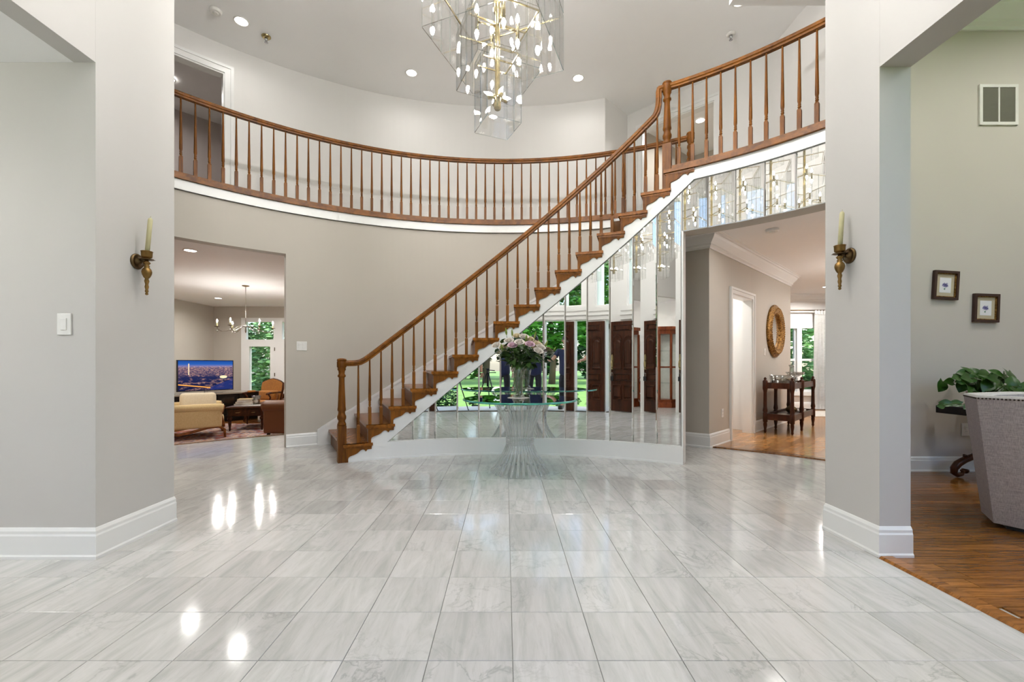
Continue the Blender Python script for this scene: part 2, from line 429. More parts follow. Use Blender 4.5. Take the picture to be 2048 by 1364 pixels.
# ---------------------------------------------------------------- foyer side walls (pillars and headers)
b_ = nb(); box(b_, -7, -2.25, 2.376, 2.94, 0, ZC); box(b_, -2.37, -2.25, -.9, 2.376, 2.72, ZC)
struct('wall_left', b_, M['pillar'], 'greige wall beside the left sconce, with light switch')
b_ = nb(); box(b_, -7, -2.37, -.9, 2.376, 2.72, 2.8); struct('ceiling_left', b_, M['ceil'], 'low white ceiling of the side room on the left')
b_ = nb(); box(b_, -7.1, -7, -1.0, 2.94, 0, ZC); struct('wall_side_left', b_, M['greige'], 'far wall of the side room, outside the picture')
b_ = nb(); box(b_, 2.068, 2.24, 2.395, 2.80, 0, ZC); box(b_, 2.068, 2.24, .4, 2.395, 2.708, ZC); box(b_, 2.068, 2.24, -.9, .4, 0, ZC)
wall_seg(b_, (2.24, 2.80), (3.66, 4.34), .14, 0, ZC)
struct('wall_right', b_, M['pillar'], 'greige pillar and header beside the right sconce')
b_ = nb(); molding(b_, [(-7, 2.376), (-2.25, 2.376), (-2.25, 2.94)], base_prof(.168)); struct('baseboard_left', b_, M['white'], 'white baseboard of the left wall')
b_ = nb(); molding(b_, [(2.068, 2.80), (2.068, 2.395), (2.24, 2.395)], base_prof(.168)); struct('baseboard_right', b_, M['white'], 'white baseboard around the right pillar')
# ceiling of the two-storey hall
b_ = nb(); box(b_, -7.6, 7.6, -1.0, 10, ZC, ZC + .1); struct('ceiling', b_, M['ceil'], 'white ceiling of the two-storey hall')

# ---------------------------------------------------------------- grey curved wall with opening to the family room, fascia
TJ = -34.85
b_ = nb(); arc_wall(b_, RO, RO + .14, TJ, 33.2, 0, 3.02); arc_wall(b_, RO, RO + .14, -57, TJ, 2.475, 3.02); arc_wall(b_, RO, RO + .14, -76, -57, 0, 3.02)
struct('wall_back', b_, M['greige'], 'curved greige wall under the balcony')
b_ = nb(); molding(b_, [P(RO, t) for t in arcs(TJ, -28.3, .8)], base_prof(.17)); struct('baseboard_back', b_, M['white'], 'white baseboard right of the family room opening')
b_ = nb()
arc_wall(b_, RO - .018, RO + .01, -76, 31, 3.0, F2); arc_wall(b_, RO - .03, RO + .01, -76, 31, 3.0, 3.012); arc_wall(b_, RO - .026, RO + .01, -76, 31, F2 - .03, F2 - .005)
struct('trim_1', b_, M['white'], 'white fascia band under the balcony rail')
# upper floor slabs
b_ = nb(); arc_wall(b_, RO + .005, RB + .1, -76, 33, 2.78, F2 - .005)
arc_wall(b_, RI + .02, 6.9, 29.1, 53, 2.78, F2 - .005)
struct('floor_upper', b_, M['carpet'], 'upper floor of the balcony')
# upper back wall with doorway on the left
TD0, TD1 = -49.5, -40.75
b_ = nb(); arc_wall(b_, RB, RB + .12, TD1, 16.45, F2, ZC); arc_wall(b_, RB, RB + .12, TD0, TD1, F2 + 2.03, ZC); arc_wall(b_, RB, RB + .12, -76, TD0, F2, ZC)
UP = [(1.68, 7.31), (2.2, 7.83), (3.78, 6.28), (3.78, 4.42)]
dU = math.hypot(1.58, 1.55)
wall_seg(b_, UP[0], UP[1], .12, F2, ZC)
wall_seg(b_, UP[1], UP[2], .12, F2, ZC, [(.28, 1.50, F2, F2 + 2.05)])
wall_seg(b_, UP[2], UP[3], .12, F2, ZC)
struct('wall_upper', b_, M['cream'], 'cream curved wall behind the balcony')
def casing_arc(name, t0, t1, z0, z1, w, label):
    b_ = nb(); dt = math.degrees(w / RB)
    for k, (d, ww) in enumerate(((.022, 1), (.034, .35))):
        a1 = t1 + dt * ww if k == 0 else t1 + dt
        arc_wall(b_, RB - d, RB + .005, t1 + (dt * .65 if k else 0), t1 + dt, z0, z1 + w)
        arc_wall(b_, RB - d, RB + .005, t0 - dt, t0 - (dt * .65 if k else 0), z0, z1 + w)
        arc_wall(b_, RB - d, RB + .005, t0 - dt, t1 + dt, z1 + (w * .65 if k else 0), z1 + w)
    arc_wall(b_, RB - .005, RB + .13, t1 - .15, t1 + .05, z0, z1); arc_wall(b_, RB - .005, RB + .13, t0, t1, z1 - .02, z1 + .01)
    return struct(name, b_, M['white'], label)
casing_arc('door_1', TD0, TD1, F2, F2 + 2.03, .11, 'white door casing at the left end of the balcony')
def wall_frame(p0, p1):
    p0, p1 = Vector((*p0, 0)), Vector((*p1, 0)); d = (p1 - p0).normalized(); n = Vector((-d.y, d.x, 0))
    return Matrix(((d.x, n.x, 0, p0.x), (d.y, n.y, 0, p0.y), (0, 0, 1, 0), (0, 0, 0, 1)))
def casing(name, p0, p1, s0, s1, z0, z1, w, label, depth=.13, mat='white'):
    b_ = nb(); mt = wall_frame(p0, p1)
    for d, a in ((-.02, 0), (-.032, .62)):
        box(b_, s0 - w, s0 - w * a, d, 0, z0, z1 + w, mt); box(b_, s1 + w * a, s1 + w, d, 0, z0, z1 + w, mt)
        box(b_, s0 - w, s1 + w, d, 0, z1 + w * a, z1 + w, mt)
    box(b_, s0 - .002, s0 + .015, -.004, depth, z0, z1, mt); box(b_, s1 - .015, s1 + .002, -.004, depth, z0, z1, mt); box(b_, s0, s1, -.004, depth, z1 - .015, z1 + .002, mt)
    return struct(name, b_, M[mat], label)
casing('door_2', UP[1], UP[2], .28, 1.50, F2, F2 + 2.05, .1, 'white casing of the upstairs doorway behind the top newel')
# rooms beyond the two upper doors
b_ = nb(); pa = P(RB + .12, -53); pb = P(RB + .12, -36.5); pc = P(RB + 2.6, -36); pd = P(RB + 2.6, -54)
for a, c in ((pb, pc), (pc, pd), (pd, pa)): wall_seg(b_, a, c, -.1 if False else .1, F2, ZC)
struct('wall_bedroom', b_, M['bed'], 'mauve wall of the room behind the balcony door')
b_ = nb(); prism(b_, [P(RB + .1, -54), P(RB + .1, -36), P(RB + 2.7, -35), P(RB + 2.7, -55)], F2 - .06, F2 + .002); struct('floor_bedroom', b_, M['carpet'], 'floor of the upstairs bedroom')
b_ = nb(); q = [(2.25, 8.0), (4.0, 9.4), (5.6, 8.0), (4.0, 6.2)]
wall_seg(b_, q[1], q[0], -.1, F2, ZC); wall_seg(b_, q[2], q[1], -.1, F2, ZC); wall_seg(b_, q[3], q[2], -.1, F2, ZC)
struct('wall_bathroom', b_, M['hall_gray'], 'beige wall of the upstairs room behind the top newel')
b_ = nb(); wall_seg(b_, (5.5, 8.0), (3.97, 9.34), .02, F2 + .92, F2 + .95); wall_seg(b_, (3.95, 9.36), (2.3, 8.02), .02, F2 + .92, F2 + .95); struct('trim_2', b_, M['dark_wood'], 'thin dark line along the wall of the upstairs room')  # thin strips draw a dark line across the wall
b_ = nb(); prism(b_, [(2.2, 7.9), (4.0, 9.5), (5.7, 8.0), (3.9, 6.2)], F2 - .06, F2 + .002); struct('floor_bathroom', b_, M['carpet'], 'floor of the upstairs room')

# ---------------------------------------------------------------- front wall behind the camera (seen in the mirrors)
DX0, DX1 = -.685, .685
b_ = nb()
wall_seg(b_, (1.45, .48), (-1.45, .48), .15, 0, ZC, [(1.45 - DX1, 1.45 - DX0, 0, 2.05)] + [(1.45 - xb, 1.45 - xa, 2.37, 4.5) for xa, xb in ((-.95, -.52), (-.40, .40), (.52, .95))])
box(b_, -1.45, -1.35, -.9, .4, 0, ZC); box(b_, 1.35, 1.45, -.9, .4, 0, ZC)
struct('wall_front', b_, M['white'], 'front wall around the entrance door, seen in the mirrors')
b_ = nb(); wall_seg(b_, (-1.35, -.9), (-7, -.9), .12, 0, ZC, [(1.95, 4.85, 1.1, 2.5)]); wall_seg(b_, (7, -.9), (1.35, -.9), .12, 0, ZC, [(.6, 4.5, 1.0, 4.3)])  # left opening put in and enlarged to let daylight into the side room
struct('wall_entry', b_, M['cream'], 'front wall of the side rooms')
b_ = nb()
for xa, xb in ((-.95, -.52), (-.40, .40), (.52, .95)):
    for (u0, u1, v0, v1) in ((xa, xa + .035, 2.37, 4.5), (xb - .035, xb, 2.37, 4.5), (xa, xb, 2.37, 2.405), (xa, xb, 4.465, 4.5), (xa, xb, 3.4, 3.43)): box(b_, u0, u1, .38, .45, v0, v1)
box(b_, -1.1, 1.1, .48, .515, 2.27, 2.37); box(b_, -1.1, 1.1, .48, .54, 2.17, 2.2); box(b_, -1.1, 1.1, .48, .51, 2.07, 2.17)
for x in (-.735, .735): box(b_, x - .05, x + .05, .48, .495, 0, 2.07)
win1 = struct('window_1', b_, M['white'], 'white framed window above the front door, seen in the mirrors')
for xa, xb in ((-.95, -.52), (-.40, .40), (.52, .95)):
    b_ = nb(); box(b_, xa + .03, xb - .03, .41, .416, 2.4, 4.47); obj('pane', b_, M['pane'], win1)
b_ = nb(); box(b_, DX0, DX1, .31, .48, -.03, .012); struct('trim_3', b_, M['bronze'], 'front door threshold')
# door leaves folded back against the front wall
def door_leaf(sgn, label, ang):
    t = thing('front_door_leaf', label, 'door', (sgn * .70, .53, 0), 0)
    t.rotation_euler = (0, 0, 0); W = .61
    def part(name, bm, mat):
        o = obj(name, bm, mat, t); return o
    S = Matrix.Rotation(ang, 4, 'Z') @ Matrix.Scale(sgn, 4, (1, 0, 0))
    b_ = nb(); box(b_, .0, W, -.025, .02, .02, 2.03, S); part('slab', b_, M['door_wood'])
    for (u0, u1, z0, z1, arch) in ((.08, .29, .95, 1.62, 1), (.33, .56, .95, 1.62, 1), (.08, .29, .28, .62, 0), (.33, .56, .28, .62, 0), (.08, .56, .70, .86, 0), (.08, .56, 1.82, 1.95, 0)):
        b_ = nb(); poly = [(u0, z0), (u1, z0), (u1, z1)]
        if arch: poly += [((u0 + u1) / 2 + (u1 - u0) / 2 * cos(a), z1 + (u1 - u0) / 2 * sin(a)) for a in [pi * k / 10 for k in range(1, 10)]]
        poly += [(u0, z1)]
        X = S @ Matrix(((1, 0, 0, 0), (0, 0, 1, .02), (0, 1, 0, 0), (0, 0, 0, 1)))
        c = ((u0 + u1) / 2, (z0 + z1) / 2 + (.06 if arch else 0)); rg_ = []
        for k, dd in ((1.0, 0), (.965, .018), (.90, .022), (.84, .004), (.72, .003), (.62, .02)): rg_.append([b_.verts.new(X @ Vector(((x - c[0]) * k + c[0], (z - c[1]) * k + c[1], dd))) for x, z in poly])
        for r0_, r1_ in zip(rg_, rg_[1:]):
            for i in range(len(poly)): b_.faces.new((r0_[i], r0_[(i + 1) % len(poly)], r1_[(i + 1) % len(poly)], r1_[i]))
        b_.faces.new(rg_[-1])
        part('panel', b_, M['door_wood'])
    b_ = nb(); X = S @ Matrix(((1, 0, 0, W - .045), (0, 0, 1, .02), (0, 1, 0, .95), (0, 0, 0, 1)))
    prism(b_, [(-.028, 0), (.028, 0), (.028, .3), (.018, .34), (-.018, .34), (-.028, .3)], 0, .012, X); hp = part('handle_plate', b_, M['brass'])
    b_ = nb(); tube(b_, [X @ Vector((0, .04, .01)), X @ Vector((0, .05, .06)), X @ Vector((0, .12, .065)), X @ Vector((0, .19, .06)), X @ Vector((0, .2, .01))], .009); obj('pull', b_, M['brass'], t)
    b_ = nb(); box(b_, W - .012, W + .003, -.02, .015, .9, 1.15, S); obj('lock_plate', b_, M['brass'], t)
    return t
dl = door_leaf(-1, 'dark wood front door leaf with arched panels, reflected right of the table', 0)
dr = door_leaf(1, 'dark wood front door leaf hidden behind the stair reflection', 0)
b_ = nb(); rbox(b_, -1.30, -1.23, .565, .595, .70, .80, .006); obj_lb = obj('lockbox', b_, M['black']); tag(obj_lb, 'small black lockbox hanging under the front door handle', 'lockbox')
b_ = nb(); tube(b_, [(-1.285, .58, .79), (-1.285, .58, .86), (-1.265, .58, .88), (-1.245, .58, .86), (-1.245, .58, .79)], .005); obj('shackle', b_, M['chrome'], obj_lb)

# ---------------------------------------------------------------- family room beyond the left opening
FY, FXL, FXR, FC = 12.6, -8.5, -2.2, 2.75
b_ = nb(); box(b_, FXL, FXR + .2, 5.0, FY, FAMZ - .1, FAMZ); struct('floor_family', b_, M['strip2'], 'oak floor of the sunken family room')
b_ = nb(); arc_wall(b_, 5.98, 6.05, -60, -20, FAMZ, -.002); struct('trim_4', b_, M['white'], 'riser of the step down to the family room')
b_ = nb(); arc_wall(b_, 6.0, 6.075, -60, -25, -.02, .008); struct('trim_5', b_, M['plank'], 'oak nosing at the family room step')
b_ = nb(); box(b_, FXL - .1, FXL, 4.0, FY, FAMZ, FC)
wall_seg(b_, (FXL - .1, FY), (FXR, FY), .12, FAMZ, FC, [(FXL * 0 + 1.0, 1.92, FAMZ, 2.34), (2.05, 2.97, FAMZ, 2.34)])
box(b_, FXR, FXR + .1, 6.2, FY, FAMZ, FC); box(b_, FXL, -4.6, 3.9, 4.0, FAMZ, FC)
struct('wall_family', b_, M['hall_gray'], 'greige walls of the family room')
b_ = nb()
prism(b_, [P(RO + .13, t) for t in arcs(-76, -20, 2)] + [(FXR + .1, 6.4), (FXR + .1, FY + .1), (FXL - .1, FY + .1), (FXL - .1, 3.9)], FC, FC + .04)
struct('ceiling_family', b_, M['ceil'], 'white ceiling of the family room')
for k, (a, name, lab) in enumerate(((FXL - .1 + 1.0, 'door_3', 'white glazed patio door with transom in the family room'), (FXL - .1 + 2.05, 'door_4', 'second glazed patio door at the right edge of the opening'))):
    b_ = nb(); y0, y1 = FY - .03, FY + .08
    for (u0, u1, v0, v1) in ((a - .08, a + .06, FAMZ, 2.42), (a + .86, a + 1.0, FAMZ, 2.42), (a - .08, a + 1.0, 2.3, 2.42), (a, a + .92, 1.66, 1.79), (a, a + .16, FAMZ, 1.7), (a + .76, a + .92, FAMZ, 1.7), (a, a + .92, FAMZ, FAMZ + .3), (a, a + .92, 1.585, 1.7)):
        box(b_, u0, u1, y0, y1, v0, v1)
    d = struct(name, b_, M['white'], lab)
    b_ = nb(); box(b_, a + .05, a + .87, FY + .02, FY + .026, 1.78, 2.31); obj('transom_pane', b_, M['pane'], d)
    b_ = nb(); box(b_, a + .15, a + .77, FY + .02, FY + .026, FAMZ + .28, 1.6); obj('pane', b_, M['pane'], d)
    for z in (.0, .72, 1.46):
        b_ = nb(); box(b_, a + .885, a + .905, FY - .04, FY - .028, z, z + .1); obj('hinge', b_, M['bronze'], d)

# ---------------------------------------------------------------- hall and dining room on the right
HW0, HW1 = (2.585, 5.50), (5.40, 8.21)       # diagonal hall wall
HC = 2.735
ha = Vector((HW1[0] - HW0[0], HW1[1] - HW0[1])).normalized()
b_ = nb(); wall_seg(b_, HW0, HW1, .12, 0, HC, [(.79, 1.66, 0, 2.06)])
wall_seg(b_, P(RO + .02, 25), HW0, .12, 0, HC)
struct('wall_hall', b_, M['hall_gray'], 'greige hall wall carrying the round gilt mirror')
casing('door_5', HW0, HW1, .79, 1.66, 0, 2.06, .085, 'white door casing in the hall beside the wooden stand')
b_ = nb(); molding(b_, [P(RO + .02, 25), HW0, (HW0[0] + ha.x * .70, HW0[1] + ha.y * .70)], base_prof(.18))
molding(b_, [(HW0[0] + ha.x * 1.75, HW0[1] + ha.y * 1.75), HW1], base_prof(.18)); struct('baseboard_hall', b_, M['white'], 'white baseboard of the hall wall')
b_ = nb(); molding(b_, [P(RO + .02, 25), HW0, HW1, (HW1[0] - .5, HW1[1] + .5)], shift(CROWN, HC, 1.15)); struct('trim_6', b_, M['white'], 'white crown molding of the hall')
# small bright room behind the hall door
b_ = nb(); h2 = lambda s, n: (HW0[0] + ha.x * s - ha.y * n, HW0[1] + ha.y * s + ha.x * n)
wall_seg(b_, h2(2.0, .12), h2(2.0, 1.6), .08, 0, HC); wall_seg(b_, h2(2.0, 1.5), h2(.3, 1.5), .08, 0, HC); wall_seg(b_, h2(.4, 1.6), h2(.4, .12), .08, 0, HC)
struct('wall_closet', b_, M['white'], 'bright white wall of the small room behind the hall door')
b_ = nb(); molding(b_, [h2(.4, 1.5), h2(2.0, 1.5), h2(2.0, .12)], base_prof(.16)); struct('baseboard_closet', b_, M['white'], 'baseboard of the small white room')
DY, DXR = 10.28, 9.2
b_ = nb()
prism(b_, [P(4.84, t) for t in arcs(24, 52, 1.5)] + [(3.9, 4.36), (DXR, 4.36), (DXR, DY + .1), (2.6, DY + .1), (2.0, 6.6)], -.06, .006)
struct('floor_dining', b_, M['strip'], 'glossy oak strip floor of the hall and dining room')
b_ = nb(); arc_wall(b_, 4.80, 4.90, 26, 50, -.01, .016); struct('trim_7', b_, M['plank'], 'oak threshold strip between marble and hall')
b_ = nb(); prism(b_, [P(RI + .15, t) for t in arcs(20, 48, 2)] + [(3.7, 4.38), (DXR, 4.38), (DXR, DY + .1), (1.6, DY + .1), (1.6, 6.5)], HC, HC + .03); struct('ceiling_dining', b_, M['ceil'], 'white ceiling of the hall and dining room')
W1, W2 = (6.0, 6.95), (6.965, 7.92)
b_ = nb(); wall_seg(b_, (2.5, DY), (DXR, DY), .14, 0, HC, [(w[0] + .04 - 2.5, w[1] - .04 - 2.5, .40, 1.95) for w in (W1, W2)])
box(b_, DXR, DXR + .1, 4.3, DY + .1, 0, HC); box(b_, 2.4, 2.5, 7.6, DY + .1, 0, HC); box(b_, 3.6, DXR, 4.34, 4.42, 0, HC)
struct('wall_dining', b_, M['cream'], 'pale far wall of the dining room')
for k, w in enumerate((W1, W2)):
    b_ = nb(); a, c = w
    for (u0, u1, v0, v1, y0, y1) in ((a - .05, a + .05, .36, 2.05, DY - .03, DY + .05), (c - .05, c + .05, .36, 2.05, DY - .031, DY + .05), (a - .06, c + .06, 1.92, 2.06, DY - .035, DY + .05), (a - .08, c + .08, .33, .42, DY - .06, DY + .05),
                                     (a + .05, c - .05, 1.15, 1.2, DY + .03, DY + .08), (a + .04, a + .075, .4, 1.95, DY + .03, DY + .08), (c - .075, c - .04, .4, 1.95, DY + .03, DY + .08), (a + .05, c - .05, .4, .47, DY + .03, DY + .08)):
        box(b_, u0, u1, y0, y1, v0, v1)
    wn_ = struct('window_%d' % (k + 2), b_, M['white'], ('white double-hung dining window left of the curtain', 'white double-hung dining window half behind the curtain')[k])
    for z0, z1 in ((.46, 1.16), (1.19, 1.94)):
        b_ = nb(); box(b_, a + .07, c - .07, DY + .05, DY + .055, z0, z1); obj('pane', b_, M['pane'], wn_)
b_ = nb(); molding(b_, [(2.5, DY), (DXR, DY)], base_prof(.17)); struct('baseboard_dining', b_, M['white'], 'dining room baseboard')
b_ = nb(); molding(b_, [(2.5, DY), (DXR, DY)], shift(CROWN, HC, 1.1)); struct('trim_8', b_, M['white'], 'dining room crown molding')

# ---------------------------------------------------------------- living room on the right
LYW, LC = 4.30, 4.66
b_ = nb(); box(b_, 3.5, 7.1, LYW, LYW + .04, 0, LC); box(b_, 7, 7.1, -.9, LYW, 0, LC)
struct('wall_living', b_, M['sage'], 'pale greige living room wall with two small pictures')
b_ = nb(); molding(b_, [(3.5, LYW), (7, LYW)], base_prof(.15)); struct('baseboard_living', b_, M['white'], 'white baseboard of the living room')
b_ = nb(); molding(b_, [(3.4, LYW), (7, LYW)], shift(CROWN, LC, 1.7)); struct('trim_9', b_, M['white'], 'white crown molding of the living room')
b_ = nb(); box(b_, 2.24, 7.1, -.9, LYW + .04, LC, LC + .05); struct('ceiling_living', b_, M['ceil'], 'white ceiling of the living room')
b_ = nb(); prism(b_, [(2.05, -.9), (7.1, -.9), (7.1, LYW), (3.64, LYW), (2.27, 2.82), (2.2, 2.42), (2.05, 2.38)], -.06, -.006); lf = struct('floor_living', b_, M['grout'], 'oak plank floor of the living room')
PW = .083; plank_m = {}
rest = nb(); npk = 0
for r in range(int((LYW + .9) / PW) + 1):
    y = LYW - (r + .5) * PW; x = 2.13 - RND.random() * .9
    while x < 7:
        L = RND.choice((.6, .8, 1.0, 1.3)); xm = 2.13 if y < 2.39 else (2.2 if y < 2.82 else 2.26 + (y - 2.8) * 1.42 / 1.54); x0, x1 = max(x, xm), min(x + L, 7.0); x += L
        if x1 - x0 < .05: continue
        vis = y > 1.45 and x0 / y < 1.25 and x1 / max(y, .1) > .86 
        if vis and npk < 290:
            key = round(x1 - x0, 3)
            if key not in plank_m:
                b_ = nb(); w, h = PW / 2 - .0007, key / 2 - .0007
                va = [b_.verts.new(p) for p in ((-h, -w, -.006), (h, -w, -.006), (h, w, -.006), (-h, w, -.006))]; vc = [b_.verts.new(p) for p in ((-h + .001, -w + .001, .002), (h - .001, -w + .001, .002), (h - .001, w - .001, .002), (-h + .001, w - .001, .002))]
                b_.faces.new(vc)
                for i in range(4): b_.faces.new((va[i], va[(i + 1) % 4], vc[(i + 1) % 4], vc[i]))
                me = bpy.data.meshes.new('plank'); b_.to_mesh(me); b_.free(); me.materials.append(M['plank']); plank_m[key] = me
            o = bpy.data.objects.new('plank', plank_m[key]); COL.objects.link(o); o.parent = lf; o.location = ((x0 + x1) / 2, y, 0); npk += 1
        else: box(rest, x0 + .0007, x1 - .0007, y - PW / 2 + .0007, y + PW / 2 - .0007, -.006, .002)
o = obj('plank_field', rest, M['plank'], lf); o['kind'] = 'stuff'
b_ = nb(); prism(b_, [(0, 0), (.085, 0), (.075, .012), (.012, .012)], -.9, 2.385, Matrix(((1, 0, 0, 2.045), (0, 0, 1, 0), (0, 1, 0, 0), (0, 0, 0, 1)))); struct('trim_10', b_, M['plank'], 'oak reducer strip between marble and living room')
# ================================================================= MIRROR WALL
STL = .39; LOW = 3.0; MB0 = .19; HB = 2.475; TE = 31.84; TR = 55.0
def under(t): return min(slope(t) - STL, LOW)
b_ = nb(); ts = (MB0 + STL) / RISE; TS0 = -1.85 + (ts - 8) * TS          # where the stringer meets the baseboard
arc_wall(b_, RI + .016, RI + .12, -28.2, TE, 0, lambda t: max(.05, slope(t) - .25 if t < 26 else 2.9))
arc_wall(b_, RI + .016, RI + .22, TE, TR, HB, F2 - .02)
struct('wall_mirror', b_, M['greige'], 'curved wall under the stair behind the mirrors')
b_ = nb(); arc_wall(b_, RI - .012, RI + .125, TE + .02, TE + .28, 0, HB); struct('trim_11', b_, M['white'], 'white edge strip at the right end of the mirror wall')
b_ = nb(); arc_wall(b_, RI - .02, RI + .02, -28.35, TE + .28, 0, MB0); arc_wall(b_, RI - .026, RI + .02, -28.35, TE + .28, 0, .02)
struct('baseboard_mirror', b_, M['white'], 'white curved baseboard under the mirrors')
mw = thing('mirror_wall', 'tall bevelled mirror strips lining the curved wall under the stair', 'mirror')
RM = RI + .008
def inset(poly, w):
    out = list(poly); n = len(poly)
    for i in range(n):
        a, b = poly[i], poly[(i + 1) % n]; dx, dy = b[0] - a[0], b[1] - a[1]; L = math.hypot(dx, dy)
        if L < 1e-5: continue
        nx, ny = dy / L, -dx / L                       # outward for counter-clockwise
        out = clip(out, nx, ny, nx * a[0] + ny * a[1] - w)
    return out
A0, AS = -.52, 4.045
for k in range(-6, 14):
    ta, tb_ = A0 + AS * k + .018, A0 + AS * (k + 1) - .018
    if k < 8: ta = max(ta, TS0 + .05)
    if tb_ <= ta + .3: continue
    zb = MB0 if k < 8 else HB
    tb_ = min(tb_, TR)
    a, c = Vector((*P(RM, ta), 0)), Vector((*P(RM, tb_), 0)); d = (c - a); L = d.length; d.normalize()
    inn = Vector((d.y, -d.x, 0))                     # towards the room
    zt = lambda t: max(under(t), zb + .002)
    poly = [(0, zb), (L, zb), (L, zt(tb_))]
    tk = -1.85 + ((LOW + STL) / RISE - 8) * TS
    if ta < tk < tb_: poly.append((L * (tk - ta) / (tb_ - ta), LOW))
    if zt(ta) > zb + .01: poly.append((0, zt(ta)))
    ins = inset(poly, .009)
    b_ = nb(); mk = lambda pl, off: [b_.verts.new(a + d * s + inn * off + Vector((0, 0, z))) for s, z in pl]
    v0, v1 = mk(poly, -.003), mk(poly, .001)
    if len(ins) == len(poly):
        # match vertex order by nearest
        ins = [min(ins, key=lambda q: (q[0] - p[0]) ** 2 + (q[1] - p[1]) ** 2) for p in poly]
        if len(set(ins)) == len(poly):
            v2 = mk(ins, .0045); n = len(poly)
            b_.faces.new(v2)
            for i in range(n): b_.faces.new((v1[i], v1[(i + 1) % n], v2[(i + 1) % n], v2[i]))
        else: b_.faces.new(v1)
    else: b_.faces.new(v1)
    n = len(poly)
    for i in range(n): b_.faces.new((v0[i], v0[(i + 1) % n], v1[(i + 1) % n], v1[i]))
    b_.faces.new(v0[::-1])
    obj('mirror_panel', b_, M['mirror'], mw)
# ================================================================= STAIRCASE
st = thing('staircase', 'curved oak staircase with white scalloped stringer rising to the right', 'staircase', (*P(RI, -29), 0))
off = Matrix.Translation(Vector(st.location)).inverted()
def part(name, bm, mat, par, label=None, sm=None):
    o = obj(name, bm, mat, par, label, smooth=sm); o.matrix_parent_inverse = Matrix.Translation(Vector(par.location)).inverted() if par.parent is None else Matrix(); return o
b_ = nb()
for i in range(1, 16):
    t0 = nose(i) + .35; t1 = nose(i + 1) + .35
    arc_wall(b_, RI - .016, RI + .04, max(t0, -28.3), t1, (lambda t: max(0.0, slope(t) - STL)), i * RISE - .03, .5)
tk = -1.85 + ((LOW + STL) / RISE - 8) * TS
arc_wall(b_, RI - .016, RI + .04, nose(16) + .35, TR, lambda t: under(t), F2 - .03, .5)
part('stringer', b_, M['white'], st, 'white scalloped outer stringer')
b_ = nb(); sk = lambda t: slope(t) + .095
arc_wall(b_, RO - .03, RO - .002, -30.5, 29, lambda t: max(0, slope(t) - .35), lambda t: max(.2, sk(t)), .6)
arc_wall(b_, RO - .038, RO - .002, -30.5, 29, lambda t: max(.17, sk(t) - .04), lambda t: max(.2, sk(t)), .6)
part('skirt_board', b_, M['white'], st, 'white skirt board on the wall side')
BR = [(0, 0), (1, 0), (1, .16), (.84, .17), (.81, .25), (.78, .32), (.75, .25), (.715, .18), (.66, .155), (.6, .18), (.54, .27), (.48, .37), (.40, .45), (.30, .51), (.2, .57), (.135, .64), (.115, .74), (.115, 1), (0, 1)]
for i in range(1, 17):
    b_ = nb(); t0, t1 = nose(i), nose(i + 1); z = i * RISE
    if i < 16: arc_wall(b_, RI - .045, RO - .03, t0, t1 + .5, z - .03, z, 1.0)
    else: arc_wall(b_, RI - .045, RO + .0, t0, t0 + 2.2, z - .03, z, 1.0)
    arc_wall(b_, RI - .045, RI, t0, t1 + 1.15, z - .03, z, 1.0); arc_wall(b_, RI - .034, RI, t0 + .2, t1 + 1.0, z - .046, z - .03, 1.0)
    part('tread', b_, M['tread_wood'], st)
    b_ = nb(); arc_wall(b_, RI - .016, RO - .03, t0 + .35, t0 + .62, z - RISE, z - .03); part('riser', b_, M['stair_wood'], st)
    b_ = nb(); W = TS + .6; H_ = RISE - .046
    pts = [(t0 + .36 + u * W, z - .046 - v * H_) for u, v in BR]
    fr = [b_.verts.new((*P(RI - .03, t), zz)) for t, zz in pts]; bk = [b_.verts.new((*P(RI - .012, t), zz)) for t, zz in pts]
    n = len(pts); b_.faces.new(fr); b_.faces.new(bk[::-1])
    for k in range(n): b_.faces.new((fr[k], fr[(k + 1) % n], bk[(k + 1) % n], bk[k]))
    part('bracket', b_, M['stair_wood'], st)
# balusters
def baluster_mesh(L, blk=.20, w=.017):
    b_ = nb(); box(b_, -w, w, -w, w, -.012, blk - .012)
    vs = []
    for s, z in ((w, blk - .012), (w * .62, blk + .004)): vs.append([b_.verts.new((x * s, y * s, z)) for x, y in ((-1, -1), (1, -1), (1, 1), (-1, 1))])
    for k in range(4): b_.faces.new((vs[0][k], vs[0][(k + 1) % 4], vs[1][(k + 1) % 4], vs[1][k]))
    pr = [(.011, blk), (.0105, blk + .01), (.015, blk + .016), (.015, blk + .022), (.0105, blk + .028), (.014, blk + .036), (.014, blk + .042), (.0115, blk + .05), (.0165, blk + .075), (.0160, blk + .12), (.0130, blk + .3), (.0085, L - .02), (.0085, L + .012)]
    lathe(b_, pr, n=10); me = bpy.data.meshes.new('baluster'); bmesh.ops.recalc_face_normals(b_, faces=b_.faces[:]); b_.to_mesh(me); b_.free(); me.materials.append(M['stair_wood']); return me
RAILH = .762; RT = .064; RRL = RI + .022
BM1, BM2, BM0, BMB = baluster_mesh(.735), baluster_mesh(.832), baluster_mesh(.862), baluster_mesh(4.10 - RT - F2 - .045)
def put(me, name, par, r, t, z):
    o = bpy.data.objects.new(name, me); COL.objects.link(o); o.parent = par
    p = Vector((*P(r, t), z)) - Vector(par.location); o.location = p; o.rotation_euler = (0, 0, -rad(t)); return o
for i in range(1, 16):
    for k, (dt, me) in enumerate(((.72, BM1), (2.66, BM2))):
        if i == 1 and k == 0: continue
        put(BM0 if i == 1 else me, 'baluster', st, RRL, nose(i) + dt, i * RISE)
